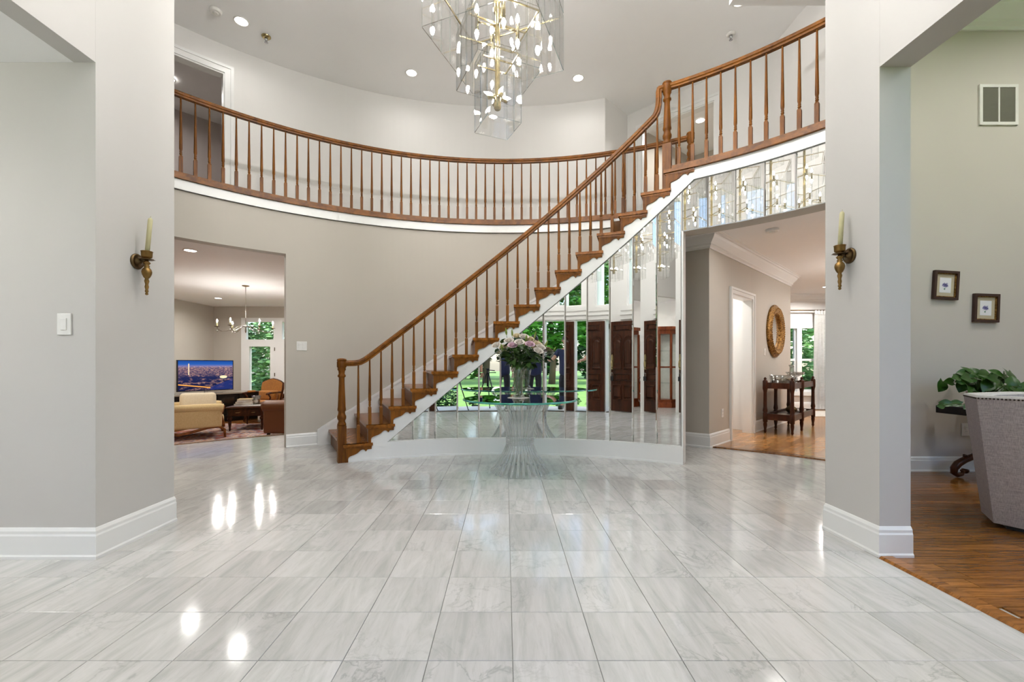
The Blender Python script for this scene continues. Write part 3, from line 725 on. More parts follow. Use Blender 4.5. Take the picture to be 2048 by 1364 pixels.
# newels
def newel(par, r, t, z0, zb, ztop, blk, name='newel'):
    b_ = nb(); w = .044; x, y = P(r, t); MT = Matrix.Translation((x, y, 0)) @ Matrix.Rotation(-rad(t), 4, 'Z')
    box(b_, -w, w, -w, w, z0, blk, MT)
    H = ztop - blk
    pr = [(.044, 0), (.047, .012), (.040, .03), (.034, .05), (.046, .075), (.047, .10), (.037, .125), (.035, .15), (.044, .165), (.044, .18), (.041, .2)]
    pr = [(a, blk + c) for a, c in pr] + [(.030, ztop - .24), (.030, ztop - .19), (.042, ztop - .18), (.042, ztop - .165), (.031, ztop - .15), (.034, ztop - .12), (.045, ztop - .10), (.040, ztop - .085), (.050, ztop - .075), (.050, ztop - .02), (.044, ztop - .008), (.052, ztop - .004), (.047, ztop + .012), (.02, ztop + .02)]
    lathe(b_, [(a, c) for a, c in pr], (x, y, 0), 20)
    return part(name, b_, M['stair_wood'], par)
newel(st, RRL, -28.95, 0, 0, 1.11, .40)
newel(st, RRL, 29.45, 2.93, 0, 4.105, F2 + .3)
# handrail profile, moulded
def rail_prof(w=.033, h=RT):
    return [(-w * .7, -h), (w * .7, -h), (w * .72, -h * .72), (w, -h * .6), (w, -h * .3), (w * .8, -h * .1), (w * .35, 0), (-w * .35, 0), (-w * .8, -h * .1), (-w, -h * .3), (-w, -h * .6), (-w * .72, -h * .72)]
def railz(t):
    a, l = slope(t) + RAILH, 1.105
    k = .03; return (a + l + math.sqrt((a - l) ** 2 + k * k)) / 2
pts = []; tg = []
for t in arcs(-28.9, 27.0, .7): pts.append((*P(RRL, t), railz(t))); tg.append(t)
zt_ = railz(27.0)
for t, z in ((27.30, zt_ + .035), (27.5, zt_ + .085), (27.58, zt_ + .14), (27.6, 4.04), (27.75, 4.085), (28.1, 4.10)): pts.append((*P(RRL, t), z)); tg.append(t)
for t in arcs(28.6, TR, 1.0): pts.append((*P(RRL, t), 4.10)); tg.append(t)
b_ = nb(); sweep(b_, pts, rail_prof(), lambda i: (-sin(rad(tg[i])), -cos(rad(tg[i])), 0), smooth=False); part('handrail', b_, M['rail_wood'], st, 'continuous moulded oak handrail')
# landing balustrade on the right (continues the stair rail)
b_ = nb(); arc_wall(b_, RI - .05, RI + .07, nose(16), TR, F2 - .03, F2 + .005); arc_wall(b_, RI - .015, RI + .058, nose(16) + 1.2, TR, F2 + .005, F2 + .05)
part('shoe_rail', b_, M['rail_wood'], st)
rb = [1358.3, 1385.8, 1413.5, 1442, 1472, 1502, 1532, 1565, 1598.7, 1634]
rbt = [ray_r(p, RRL) for p in rb]; stp = (rbt[-1] - rbt[0]) / (len(rbt) - 1)
for k in range(len(rb) + 2): put(BMB, 'baluster', st, RRL, rbt[0] + stp * k, F2 + .045)
# ================================================================= BALCONY RAILING
RBR = RO - .035 + .05
bal = thing('balcony_railing', 'long curved oak balcony railing with turned balusters across the upper floor', 'railing', (*P(RBR, -52), F2))
ob = [361.6, 390.7, 419, 446.7, 473.2, 499.3, 524.1, 548.3, 572.5, 595.5, 617.7, 639]
obt = [ray_r(p, RBR) for p in ob]; stp = (obt[-1] - obt[0]) / (len(obt) - 1)
TN = ray_r(1381, RBR)
k = -1
while obt[0] + stp * k < TN - .6:
    put(BMB, 'baluster', bal, RBR, obt[0] + stp * k, F2 + .045); k += 1
b_ = nb(); tl = arcs(-53, TN, .8); sweep(b_, [(*P(RBR, t), 4.10) for t in tl], rail_prof(), lambda i: (-sin(rad(tl[i])), -cos(rad(tl[i])), 0), smooth=False); part('handrail', b_, M['rail_wood'], bal)
b_ = nb(); arc_wall(b_, RO - .045, RO + .06, -53, TN + .5, F2 - .03, F2 + .005); arc_wall(b_, RO - .022, RO + .052, -53, TN + .4, F2 + .005, F2 + .05); part('shoe_rail', b_, M['rail_wood'], bal)
newel(bal, RBR, TN, F2, 0, 4.115, F2 + .62)
# ================================================================= LAMPS
def disk_light(par, r, energy, z=-.012, col=(1, .975, .94), spread=160):
    l = bpy.data.lights.new('lamp', 'AREA'); l.shape = 'DISK'; l.size = 2 * r; l.energy = energy * LW; l.color = col; l.spread = rad(spread)
    o = bpy.data.objects.new('lamp', l); COL.objects.link(o); o.parent = par; o.location = (0, 0, z); return o
def downlight(x, y, z, energy, label, group='recessed ceiling lights', r=.075):
    t = thing('recessed_light', label, 'ceiling light', (x, y, z), 0, group)
    b_ = nb(); lathe(b_, [(r + .018, 0), (r + .018, -.004), (r + .008, -.009), (r, -.006), (r, -.002)], n=24, cap=False); obj('trim_ring', b_, M['plastic'], t)
    b_ = nb(); lathe(b_, [(r, -.002), (r * .6, -.004), (.001, -.0045)], n=24, cap=False); obj('lens', b_, M['can'], t)
    disk_light(t, r, energy); return t
E_ = POW
downlight(-3.47, 5.685, ZC, E_['upper'], 'recessed ceiling light beside the two ceiling sensors above the balcony door')
downlight(-1.455, 6.69, ZC, E_['upper'], 'recessed ceiling light left of the glass chandelier')
downlight(1.14, 6.81, ZC, E_['upper'], 'recessed ceiling light right of the glass chandelier')
downlight(2.91, 5.37, ZC, E_['upper'], 'recessed ceiling light at the top edge above the right rail')
for x, y, w_ in ((-1.35, 1.3, 'front left of the foyer'), (1.25, 1.3, 'front right of the foyer'), (-1.4, 3.6, 'left of the chandelier chain'), (1.3, 3.6, 'right of the chandelier chain'), (-.05, .95, 'just inside the front door'), (-.05, 4.6, 'behind the chandelier, above the glass table')): downlight(x, y, ZC, E_['foyer'], 'added recessed fill light out of the picture, ' + w_, 'added foyer fill lights out of view')  # unseen downlights added to light the foyer
downlight(-4.66, 6.4, FC, E_['family'] * .3, 'recessed ceiling light inside the family room opening')
downlight(-3.6, 5.81, FC, E_['family'] * .3, 'recessed ceiling light behind the opening header')
for x, y, w_ in ((-6.8, 8.0, 'left part, above the cream armchair'), (-4.2, 9.0, 'right part, above the leather chair'), (-7.3, 11.0, 'above the television'), (-5.2, 11.4, 'near the patio doors')): downlight(x, y, FC, E_['family'], 'added recessed family room fill light, ' + w_, 'added family room fill lights')  # extra downlights added to brighten the family room
downlight(3.1, 4.9, HC, E_['hall'] * .6, 'added recessed hall fill light hidden by the header')  # hidden downlight added to light the hall
for x, y, w_ in ((5.2, 6.2, 'nearest the hall'), (6.6, 7.6, 'in the middle of the room'), (6.9, 9.3, 'in front of the window')): downlight(x, y, HC, E_['hall'] * (3.5 if y > 9 else 1), 'added recessed dining room fill light ' + w_, 'added dining fill lights')  # downlights out of view, added to light the dining room
cl_ = h2(1.25, .8); downlight(cl_[0], cl_[1], HC, E_['hall'] * 1.5, 'added fill light of the small white room behind the hall door')  # lamp put in so the small room reads bright
ub = (3.59, 7.99); downlight(ub[0], ub[1], ZC - .003, E_['upper'] * 10, 'bright recessed light seen through the upstairs doorway')
downlight(*P(RB + 1.4, -45), ZC - .02, E_['upper'] * 2.6, 'added fill light of the mauve upstairs bedroom')  # unseen lamp added to light the bedroom behind the doorway
for x, y, w_ in ((3.6, 2.6, 'above the gray armchair'), (4.9, 1.0, 'towards the front window'), (5.6, 3.0, 'right of the air vent')): downlight(x, y, LC, E_['living'] * .33, 'added recessed living room fill light out of the picture, ' + w_, 'added living room fill lights')  # unseen downlights added to light the living room
for x, y, w_ in ((-4.0, 1.2, 'in front of the light switch wall'), (-3.3, .0, 'near the curio cabinet')): downlight(x, y, 2.72, E_['side'], 'added recessed fill light in the low left side room ceiling, ' + w_, 'added side room fill lights')  # unseen downlights added for the side room walls
for z in (0,):
    for (x0, x1, z0, z1, y, nm) in ((-.68, .68, .05, 2.0, .36, 1), (-.95, .95, 2.4, 4.5, .36, 2), (2.5, 6.4, 1.0, 4.3, -.95, 3), (-6.2, -3.3, 1.1, 2.5, -.95, 4), (6.0, 7.92, .4, 1.95, DY + .2, 5), (-7.7, -5.5, -.1, 2.34, FY + .2, 6)):
        l = bpy.data.lights.new('sky_portal', 'AREA'); l.shape = 'RECTANGLE'; l.size = x1 - x0; l.size_y = z1 - z0; l.cycles.is_portal = True
        o = bpy.data.objects.new('sky_portal', l); COL.objects.link(o); o.location = ((x0 + x1) / 2, y - .02, (z0 + z1) / 2); o.rotation_euler = (pi / 2, 0, pi if y < 5 else 0)
# ---------------------------------------------------------------- big glass chandelier
ch = thing('glass_chandelier', 'large tiered chandelier of clear glass panels with brass stem and candle bulbs', 'chandelier', (-.05, 2.65, ZC))
def cpart(name, bm, mat, par=ch): 
    o = obj(name, bm, mat, par); o.matrix_parent_inverse = Matrix.Translation(Vector(ch.location)).inverted() if par is ch else Matrix(); return o
panel_me = {}
def tier(side, zb, zt, rot, n, frame=True):
    w = side / n
    key = (round(w, 4), round(zt - zb, 4))
    if key not in panel_me:
        b_ = nb(); fs = box(b_, -w / 2 + .003, w / 2 - .003, -.0025, .0025, zb - zt, 0)
        for k, f in enumerate(fs): f.material_index = 0 if k in (2, 4) else 1
        me = bpy.data.meshes.new('glass_panel'); b_.to_mesh(me); b_.free(); me.materials.append(M['glass']); me.materials.append(M['glass_edge']); panel_me[key] = me
    for q in range(4):
        A = rot + q * pi / 2
        for k in range(n):
            s = -side / 2 + (k + .5) * w; lx, ly = s, -side / 2
            o = bpy.data.objects.new('glass_panel', panel_me[key]); COL.objects.link(o); o.parent = ch
            o.location = (lx * cos(A) - ly * sin(A), lx * sin(A) + ly * cos(A), zt - ZC); o.rotation_euler = (0, 0, A)
    if frame:
        b_ = nb(); h = side / 2 - .012; R_ = Matrix.Translation((-.05, 2.65, 0)) @ Matrix.Rotation(rot, 4, 'Z')
        for (x0, x1, y0, y1) in ((-h, h, -h - .003, -h + .003), (-h, h, h - .003, h + .003), (-h - .003, -h + .003, -h, h), (h - .003, h + .003, -h, h)) + (((-h, h, -.004, .004),) if side < .5 else ()):
            box(b_, x0, x1, y0, y1, zt - .016, zt - .008, R_)
        cpart('frame', b_, M['brass'])
RA, RC_ = rad(-21.7), rad(23.5)
tier(.22, 2.51, 2.94, RC_, 2); tier(.40, 2.80, 3.16, RC_, 4); tier(.66, 2.986, 3.34, RA, 6); tier(.66, 3.36, 3.72, RA, 6); tier(.46, 3.74, 4.06, RC_, 4); tier(.24, 4.08, 4.36, RA, 2)
b_ = nb(); lathe(b_, [(.016, 2.62), (.022, 2.63), (.022, 2.70), (.016, 2.72), (.016, 3.2), (.024, 3.22), (.024, 3.28), (.016, 3.3), (.016, 4.4), (.03, 4.42), (.02, 4.46), (.008, 4.48)], (-.05, 2.65, 0), 16); cpart('stem', b_, M['brass'])
b_ = nb(); lathe(b_, [(.09, ZC), (.09, ZC - .02), (.06, ZC - .05), (.015, ZC - .07)], (-.05, 2.65, 0), 24); cpart('canopy', b_, M['brass'])
b_ = nb(); z = 4.47; k = 0
while z < ZC - .06:
    mt = Matrix.Translation((-.05, 2.65, z)) @ Matrix.Rotation(pi / 2 * (k % 2), 4, 'Z')
    tube(b_, [mt @ Vector((.014 * cos(a), 0, .024 * sin(a))) for a in [2 * pi * i / 8 for i in range(9)]], .0035, 5, False); z += .036; k += 1
cpart('chain', b_, M['brass'])
BULB = [(.006, 0), (.0125, .016), (.0115, .03), (.006, .048), (.0006, .06)]
bb = nb(); lathe(bb, BULB, n=6, cap=False); bulb_me = bpy.data.meshes.new('bulb'); bb.to_mesh(bulb_me); bb.free(); bulb_me.materials.append(M['bulb'])
bs = nb(); lathe(bs, [(.011, -.095), (.011, 0), (.007, .002)], n=10); sock_me = bpy.data.meshes.new('candle_sleeve'); bs.to_mesh(sock_me); bs.free(); sock_me.materials.append(M['brass'])
def cbulb(x, y, z, down=False, tilt=None):
    rot = (pi if down else 0, 0, 0) if tilt is None else tilt
    for me, nm in ((sock_me, 'candle_sleeve'), (bulb_me, 'bulb')):
        o = bpy.data.objects.new(nm, me); COL.objects.link(o); o.parent = ch; o.location = (x, y, z - ZC); o.rotation_euler = rot
for zc, n, rr, a0 in ((3.18, 4, .13, .3), (3.52, 4, .2, .1), (3.9, 3, .12, .2)):
    for k in range(n):
        a = a0 + 2 * pi * k / n
        cbulb(rr * cos(a), rr * sin(a), zc); cbulb(rr * cos(a), rr * sin(a), zc - .10, True)
        b_ = nb(); tube(b_, [(-.05, 2.65, zc - .05), (-.05 + rr * cos(a), 2.65 + rr * sin(a), zc - .05)], .005, 6); cpart('arm', b_, M['brass'])
for k in range(4):
    a = .4 + pi / 2 * k; cbulb(.03 * cos(a), .03 * sin(a), 2.70, tilt=(0, rad(80), a))
added_bulb_me = bulb_me.copy(); added_bulb_me.materials.clear(); added_bulb_me.materials.append(M['bulb_added'])  # strong bulbs added above the tiers to brighten the ceiling
for k in range(6):
    a = k * pi / 3
    b_ = nb(); tube(b_, [(-.05, 2.65, 4.44), (-.05 + .06 * cos(a), 2.65 + .06 * sin(a), 4.42), (-.05 + .10 * cos(a), 2.65 + .10 * sin(a), 4.46)], .005, 6); cpart('arm', b_, M['brass'])
    for me, nm in ((sock_me, 'candle_sleeve'), (added_bulb_me, 'bulb')):
        o = bpy.data.objects.new(nm, me); COL.objects.link(o); o.parent = ch; o.location = (.10 * cos(a), .10 * sin(a), 4.55 - ZC)
# ---------------------------------------------------------------- invented dining globe, unseen, added to light the hall and dining ceilings
dp = thing('dining_fill_globe', 'added white fill globe in the dining room, hidden behind the right pillar', 'pendant', (6.3, 6.6, HC))
b_ = nb(); lathe(b_, [(.06, 0), (.06, -.02), (.006, -.03)], n=16); obj('canopy', b_, M['bronze'], dp); b_ = nb(); tube(b_, [(0, 0, -.02), (0, 0, -.6)], .006, 6); obj('cord', b_, M['bronze'], dp)
b_ = nb(); lathe(b_, [(.001, -.84), (.07, -.82), (.115, -.76), (.12, -.70), (.09, -.63), (.03, -.6)], n=12, cap=False); obj('globe', b_, M['globe'], dp)
fg = thing('side_fill_globe', 'added white fill globe under the low ceiling of the left side room, out of the picture', 'ceiling light', (-4.4, .7, 2.72))  # invented globe, out of view, added to brighten the low ceiling
b_ = nb(); lathe(b_, [(.07, 0), (.07, -.03), (.05, -.12), (.03, -.14)], n=16); obj('base', b_, M['bronze'], fg); b_ = nb(); lathe(b_, [(.001, -.40), (.08, -.38), (.13, -.31), (.135, -.25), (.1, -.17), (.04, -.13)], n=12, cap=False); obj('globe', b_, M['globe2'], fg)
# ---------------------------------------------------------------- wall sconces
def sconce(x, y, z, sg, lean, label):
    t = thing('wall_sconce', label, 'sconce', (x, y, z))
    mt = Matrix.Rotation(sg * pi / 2, 4, 'Y'); d = sg * .062
    b_ = nb(); lathe(b_, [(.047, 0), (.047, .006), (.040, .014), (.036, .012), (.028, .016), (.018, .02), (.012, .03), (.001, .032)], n=24, mat=mt); obj('backplate', b_, M['bronze'], t)
    b_ = nb(); tube(b_, [(sg * .02, 0, 0), (sg * .04, 0, .006), (d, 0, .004)], [.009, .007, .008], 8); obj('arm', b_, M['bronze'], t)
    b_ = nb(); lathe(b_, [(.003, -.205), (.009, -.2), (.006, -.19), (.010, -.182), (.007, -.172), (.011, -.155), (.008, -.14), (.013, -.12), (.009, -.105), (.016, -.098), (.024, -.08), (.027, -.065), (.024, -.05), (.012, -.036), (.016, -.03), (.010, -.022), (.018, -.012), (.020, -.008), (.010, .0), (.009, .01)], (d, 0, 0), 14); obj('finial_stem', b_, M['old_brass'], t)
    b_ = nb(); lathe(b_, [(.008, .004), (.034, .010), (.040, .012), (.034, .014), (.010, .014)], (d, 0, 0), 16, lob=.08, lobn=8); obj('drip_plate', b_, M['bronze'], t)
    b_ = nb(); lathe(b_, [(.008, .014), (.026, .024), (.028, .03), (.029, .058), (.032, .06), (.030, .062), (.027, .058), (.025, .03), (.002, .026)], (d, 0, 0), 18, cap=False); obj('candle_cup', b_, M['old_brass'], t)
    b_ = nb(); mr_ = Matrix.Rotation(lean, 4, 'Y'); lathe(b_, [(.0125, .0), (.0125, .225), (.009, .235), (.003, .238)], n=14, mat=Matrix.Translation((d, 0, .028)) @ mr_); cd = obj('candle', b_, M['candle'], t, 'ivory taper candle')
    b_ = nb(); tube(b_, [Matrix.Translation((d, 0, .028)) @ mr_ @ Vector((0, 0, .236)), Matrix.Translation((d, 0, .028)) @ mr_ @ Vector((.001, 0, .25))], .0015, 5); obj('wick', b_, M['candle'], cd)
sconce(-2.25, 2.64, 1.69, 1, rad(5.5), 'brass candle sconce on the left pillar')
sconce(2.068, 2.60, 1.715, -1, rad(3.5), 'brass candle sconce on the right pillar')
# ---------------------------------------------------------------- plates, detectors, vent
def plate(name, label, cat, mat, w, h, kind):
    """on a wall frame: x along the wall, z up, -y out of the wall"""
    t = thing(name, label, cat); t.matrix_world = mat
    b_ = nb(); rbox(b_, -w / 2, w / 2, -.007, 0, -h / 2, h / 2, .003); obj('cover_plate', b_, M['plastic'], t)
    n = {'s1': 1, 's2': 2, 's3': 3}.get(kind, 0)
    for k in range(n):
        c = (k - (n - 1) / 2) * .042; b_ = nb(); rbox(b_, c - .0165, c + .0165, -.011, -.005, -.033, .033, .002); obj('rocker', b_, M['plastic'], t)
    if kind == 'out':
        for z in (.02, -.02):
            b_ = nb(); rbox(b_, -.016, .016, -.010, -.005, z - .014, z + .014, .003); s_ = obj('socket', b_, M['plastic'], t)
            for x in (-.006, .006):
                b_ = nb(); box(b_, x - .001, x + .001, -.0105, -.0095, z - .002, z + .007); obj('slot', b_, M['black'], s_)
    return t
T_ = Matrix.Translation
plate('light_switch', 'white rocker light switch on the left front wall', 'switch', T_((-2.418, 2.376, 1.283)), .077, .118, 's1')
def onarc(px, py, r):
    t = ray_r(px, r); x, y = P(r, t); return T_((x, y, CH + (HY - py) / F * y)) @ Matrix.Rotation(-rad(t), 4, 'Z')
plate('light_switch', 'white triple rocker switch beside the family room opening', 'switch', onarc(603.5, 692, RO), .123, .116, 's2')
plate('wall_outlet', 'white outlet low on the wall behind the balcony balusters', 'outlet', onarc(853, 430, RB), .075, .115, 'out')
hm = wall_frame(HW0, HW1)
def onhall(px, py):
    dx = (px - X0) / F; s = (HW0[0] - dx * HW0[1]) / (dx * ha.y - ha.x); x, y = HW0[0] + ha.x * s, HW0[1] + ha.y * s
    return T_((x, y, CH + (HY - py) / F * y)) @ Matrix.Rotation(math.atan2(ha.y, ha.x), 4, 'Z')
plate('wall_outlet', 'white outlet above the baseboard of the hall wall', 'outlet', onhall(1444.5, 826), .075, .115, 'out')
plate('light_switch', 'white switch on the hall wall left of the gilt mirror', 'switch', onhall(1529, 704), .075, .118, 's1')
plate('wall_outlet', 'white outlet half hidden behind the gray armchair', 'outlet', T_(((1931 - X0) / F * 4.3, 4.3, CH - (859 - HY) / F * 4.3)), .085, .125, 'out')
plate('light_switch', 'small white switch upstairs behind the stair balusters', 'switch', T_((2.05, 7.675, F2 + 1.1)) @ Matrix.Rotation(rad(45), 4, 'Z'), .075, .115, 's1')
plate('wall_outlet', 'white outlet under the gilt mirror behind the wooden stand', 'outlet', onhall(1529, 804), .075, .115, 'out')
def detector(x, y, z, r, label, mat='plastic', k=0):
    t = thing('smoke_detector', label, 'detector', (x, y, z))
    b_ = nb(); lathe(b_, [(r, 0), (r, -.012), (r * .93, -.03), (r * .8, -.034)], n=24); obj('housing', b_, M[mat], t)
    b_ = nb(); lathe(b_, [(r * .45, -.034), (r * .42, -.042), (r * .3, -.044)], n=20); obj('sensor_cap', b_, M[mat], t)
detector(-3.69, 5.51, ZC, .07, 'round white smoke detector at the upper left')
detector(3.30, 5.36, HC, .075, 'round smoke detector on the hall ceiling')
def sprinkler(x, y, z, label, mat):
    t = thing('fire_sprinkler', label, 'sprinkler', (x, y, z))
    b_ = nb(); lathe(b_, [(.06, 0), (.06, -.006), (.045, -.022), (.035, -.026)], n=20); obj('escutcheon', b_, M[mat], t)
    b_ = nb(); lathe(b_, [(.022, -.02), (.022, -.05), (.014, -.056), (.014, -.075)], n=12); obj('head', b_, M['chrome'], t)
    b_ = nb(); lathe(b_, [(.004, -.074), (.024, -.082), (.024, -.086), (.002, -.088)], n=14); obj('deflector', b_, M['chrome'], t)
sprinkler(-3.29, 5.95, ZC, 'brass fire sprinkler right of the left recessed light', 'brass')
sprinkler(3.07, 5.9, ZC, 'small chrome fire sprinkler on the ceiling at the upper right', 'plastic')
vx0, vx1 = (1957 - X0) / F * 4.3, (2034 - X0) / F * 4.3; vz0, vz1 = CH + (HY - 251) / F * 4.3, CH + (HY - 170) / F * 4.3
t = thing('air_vent', 'white framed return air vent high on the living room wall', 'vent', ((vx0 + vx1) / 2, 4.3, vz0))
b_ = nb(); w, h = (vx1 - vx0) / 2, vz1 - vz0
for (a, c, e, f_) in ((-w, w, 0, .03), (-w, w, h - .03, h), (-w, -w + .03, 0, h), (w - .03, w, 0, h), (-.008, .008, 0, h)): box(b_, a, c, -.014, 0, e, f_)
obj('frame', b_, M['plastic'], t)
M['vent_dark'] = plain('vent shadow gray', sr(150, 147, 138), .7)
b_ = nb(); box(b_, -w + .02, w - .02, -.003, -.001, .02, h - .02); obj('backing', b_, M['vent_dark'], t)
k = .032
while k < h - .04:
    for s in (-1, 1):
        b_ = nb(); x0, x1 = (-w + .03, -.008) if s < 0 else (.008, w - .03)
        box(b_, x0, x1, -.002, 0, 0, .014, T_((0, -.003, k)) @ Matrix.Rotation(rad(35), 4, 'X')); obj('louver', b_, M['vent_dark'], t)
    k += .013
# ---------------------------------------------------------------- small framed pictures
m = NT('violet watercolor'); b = m.bsdf((1, 1, 1, 1), .6); tc = m.n('ShaderNodeTexCoord')
mp = m.n('ShaderNodeMapping'); m.l(tc.outputs['Object'], mp.inputs[0]); mp.inputs['Location'].default_value = (.005, 0, -.035); mp.inputs['Scale'].default_value = (26, 0, 34)
ln = m.n('ShaderNodeVectorMath', operation='LENGTH'); m.l(mp.outputs[0], ln.inputs[0])
nz = m.noise(m.mapping('Object'), 60, 4, .6, 1.5)
fl_ = m.math('ADD', ln.outputs['Value'], m.math('MULTIPLY', m.math('SUBTRACT', nz, .5), 2.2))
c = m.ramp(fl_, [(.35, sr(82, 78, 128)), (.62, sr(150, 146, 186)), (.8, sr(232, 232, 236))])
mp2 = m.n('ShaderNodeMapping'); m.l(tc.outputs['Object'], mp2.inputs[0]); mp2.inputs['Location'].default_value = (.35, 0, 1.7); mp2.inputs['Scale'].default_value = (70, 0, 48)
ln2 = m.n('ShaderNodeVectorMath', operation='LENGTH'); m.l(mp2.outputs[0], ln2.inputs[0])
g_ = m.ramp(m.math('ADD', ln2.outputs['Value'], m.math('MULTIPLY', m.math('SUBTRACT', nz, .5), 1.6)), [(.3, (1, 1, 1, 1)), (.6, (0, 0, 0, 1))])
m.l(m.mix(g_, c, sr(96, 140, 120)), b.inputs['Base Color']); M['watercolor'] = m.m
M['mat_board'] = plain('picture mat board', sr(196, 184, 158), .8); M['frame_wood'] = plain('picture frame wood', sr(58, 32, 22), .35)
def picture(px, py, w, h, tilt, label):
    t = thing('framed_picture', label, 'picture', ((px - X0) / F * 4.3, 4.3, CH + (HY - py) / F * 4.3)); t.rotation_euler = (0, tilt, 0)
    b_ = nb(); f = .024; fr = [(-w, -h), (w, -h), (w, h), (-w, h)]
    for (a, c, e, g) in ((-w, w, -h, -h + f), (-w, w, h - f, h), (-w, -w + f, -h + f, h - f), (w - f, w, -h + f, h - f)): box(b_, a, c, -.03, -.001, e, g)
    obj('frame', b_, M['frame_wood'], t)
    b_ = nb(); w2, h2_ = w - f, h - f; f = .009
    for (a, c, e, g) in ((-w2, w2, -h2_, -h2_ + f), (-w2, w2, h2_ - f, h2_), (-w2, -w2 + f, -h2_, h2_), (w2 - f, w2, -h2_, h2_)): box(b_, a, c, -.022, -.004, e, g)
    obj('gilt_liner', b_, M['gold_leaf'], t)
    b_ = nb(); box(b_, -w2, w2, -.012, -.004, -h2_, h2_); obj('mat_board', b_, M['mat_board'], t)
    b_ = nb(); box(b_, -w * .46, w * .46, -.0135, -.012, -h * .52, h * .52); obj('print', b_, M['watercolor'], t, 'violet flower print on white paper')
picture(1888, 571, .122, .142, rad(3.5), 'small picture of a violet flower, the upper left of two on the living room wall')
picture(1968.5, 616.5, .124, .14, rad(2), 'small picture of a violet flower, the lower right of two on the living room wall')
# ---------------------------------------------------------------- acrylic pedestal table with glass top
TX, TY, TZ = .14, 4.29, .728
m = NT('clear acrylic'); t1 = m.n('ShaderNodeBsdfTransparent'); t1.inputs[0].default_value = (.97, .97, .965, 1)
g2 = m.n('ShaderNodeBsdfGlossy'); g2.inputs['Roughness'].default_value = .06; df = m.n('ShaderNodeBsdfDiffuse'); df.inputs[0].default_value = (.95, .95, .94, 1); lw = m.n('ShaderNodeLayerWeight'); lw.inputs[0].default_value = .5
mxa = m.n('ShaderNodeMixShader'); mxa.inputs[0].default_value = .6; m.l(g2.outputs[0], mxa.inputs[1]); m.l(df.outputs[0], mxa.inputs[2])
mx1 = m.n('ShaderNodeMixShader'); m.l(m.math('ADD', m.math('MULTIPLY', m.math('POWER', lw.outputs['Facing'], 1.5), .72), .09), mx1.inputs[0]); m.l(t1.outputs[0], mx1.inputs[1]); m.l(mxa.outputs[0], mx1.inputs[2]); m.l(mx1.outputs[0], m.out.inputs[0]); M['acrylic'] = m.m
M['top_glass'] = thin_glass('green tinted table glass', (.84, .975, .94, 1), .0, 1.5, .03)
m = NT('glass table edge'); b = m.bsdf(sr(24, 142, 122), .08, Transmission_Weight=.35, Specular_IOR_Level=.8)
n_ = m.noise(m.mapping('Object', (3, 3, 20)), 4, 3); m.l(m.ramp(n_, [(.35, sr(20, 132, 112)), (.65, sr(96, 206, 184))]), b.inputs['Base Color']); M['top_edge'] = m.m
tb_ = thing('pedestal_table', 'round green-edged glass table on a flared clear acrylic rod base', 'table', (TX, TY, 0))
prof = [(.29, .012), (.255, .05), (.205, .12), (.155, .2), (.122, .28), (.116, .32), (.122, .37), (.145, .45), (.18, .55), (.22, .63), (.262, .70)]
NR = 30; b_ = nb(); tube(b_, [(r, 0, z) for r, z in prof], .0125, 8); rod = obj('acrylic_rod', b_, M['acrylic'], tb_)
for k in range(1, NR): o = inst(rod, tb_, (0, 0, 0), (0, 0, 2 * pi * k / NR))
for z in (.285, .300, .315, .330, .345):
    b_ = nb(); tube(b_, [(.134 * cos(a), .134 * sin(a), z) for a in [2 * pi * i / 40 for i in range(41)]], .007, 6, False); obj('band', b_, M['acrylic'], tb_)
b_ = nb(); n = 96; rings = []
for r, z in ((.555, .710), (.562, .713), (.562, .725), (.555, TZ)): rings.append([b_.verts.new((r * cos(2 * pi * k / n), r * sin(2 * pi * k / n), z)) for k in range(n)])
b_.faces.new(rings[0][::-1]); b_.faces.new(rings[-1])
for a, c in zip(rings, rings[1:]):
    for k in range(n): f = b_.faces.new((a[k], a[(k + 1) % n], c[(k + 1) % n], c[k])); f.material_index = 1; f.smooth = True
obj('glass_top', b_, [M['top_glass'], M['top_edge']], tb_, 'round glass top with green edge')
# ---------------------------------------------------------------- vase with flowers
VX, VY = .128, 4.34
M['linen'] = fabric('white linen doily', sr(232, 228, 220), sr(206, 200, 190))
b_ = nb(); lathe(b_, [(.105, 0), (.11, .002), (.1, .004), (.001, .0045)], n=40, cap=False, lob=.03, lobn=20); o = obj('doily', b_, M['linen'], loc=(VX, VY, TZ + .0005)); tag(o, 'round white lace doily under the crystal vase', 'doily')
M['crystal'] = thin_glass('cut crystal', (.93, .95, .93, 1), .02, 1.6, .10)
vs = thing('crystal_vase', 'cut crystal vase standing on the glass table', 'vase', (VX, VY, TZ + .005))
b_ = nb(); n = 20; P_ = [(.057, 0), (.062, .01), (.056, .026), (.043, .042), (.042, .06), (.046, .10), (.052, .16), (.061, .22), (.071, .27), (.079, .295)]
rings = [[b_.verts.new((r * (1 + (.05 if (k + j) % 2 else -.03)) * cos(2 * pi * k / n), r * (1 + (.05 if (k + j) % 2 else -.03)) * sin(2 * pi * k / n), z + (.008 if j == len(P_) - 1 and k % 2 else 0))) for k in range(n)] for j, (r, z) in enumerate(P_)]
for a, c in zip(rings, rings[1:]):
    for k in range(n): b_.faces.new((a[k], a[(k + 1) % n], c[(k + 1) % n])); b_.faces.new((a[k], c[(k + 1) % n], c[k]))
b_.faces.new(rings[0][::-1]); obj('cut_body', b_, M['crystal'], vs)
b_ = nb(); lathe(b_, [(.03, .022), (.042, .03), (.042, .06), (.045, .1), (.05, .16), (.056, .2), (.001, .2)], n=20, cap=False); obj('water', b_, thin_glass('vase water', (.80, .86, .78, 1), .0, .6, .0), vs)
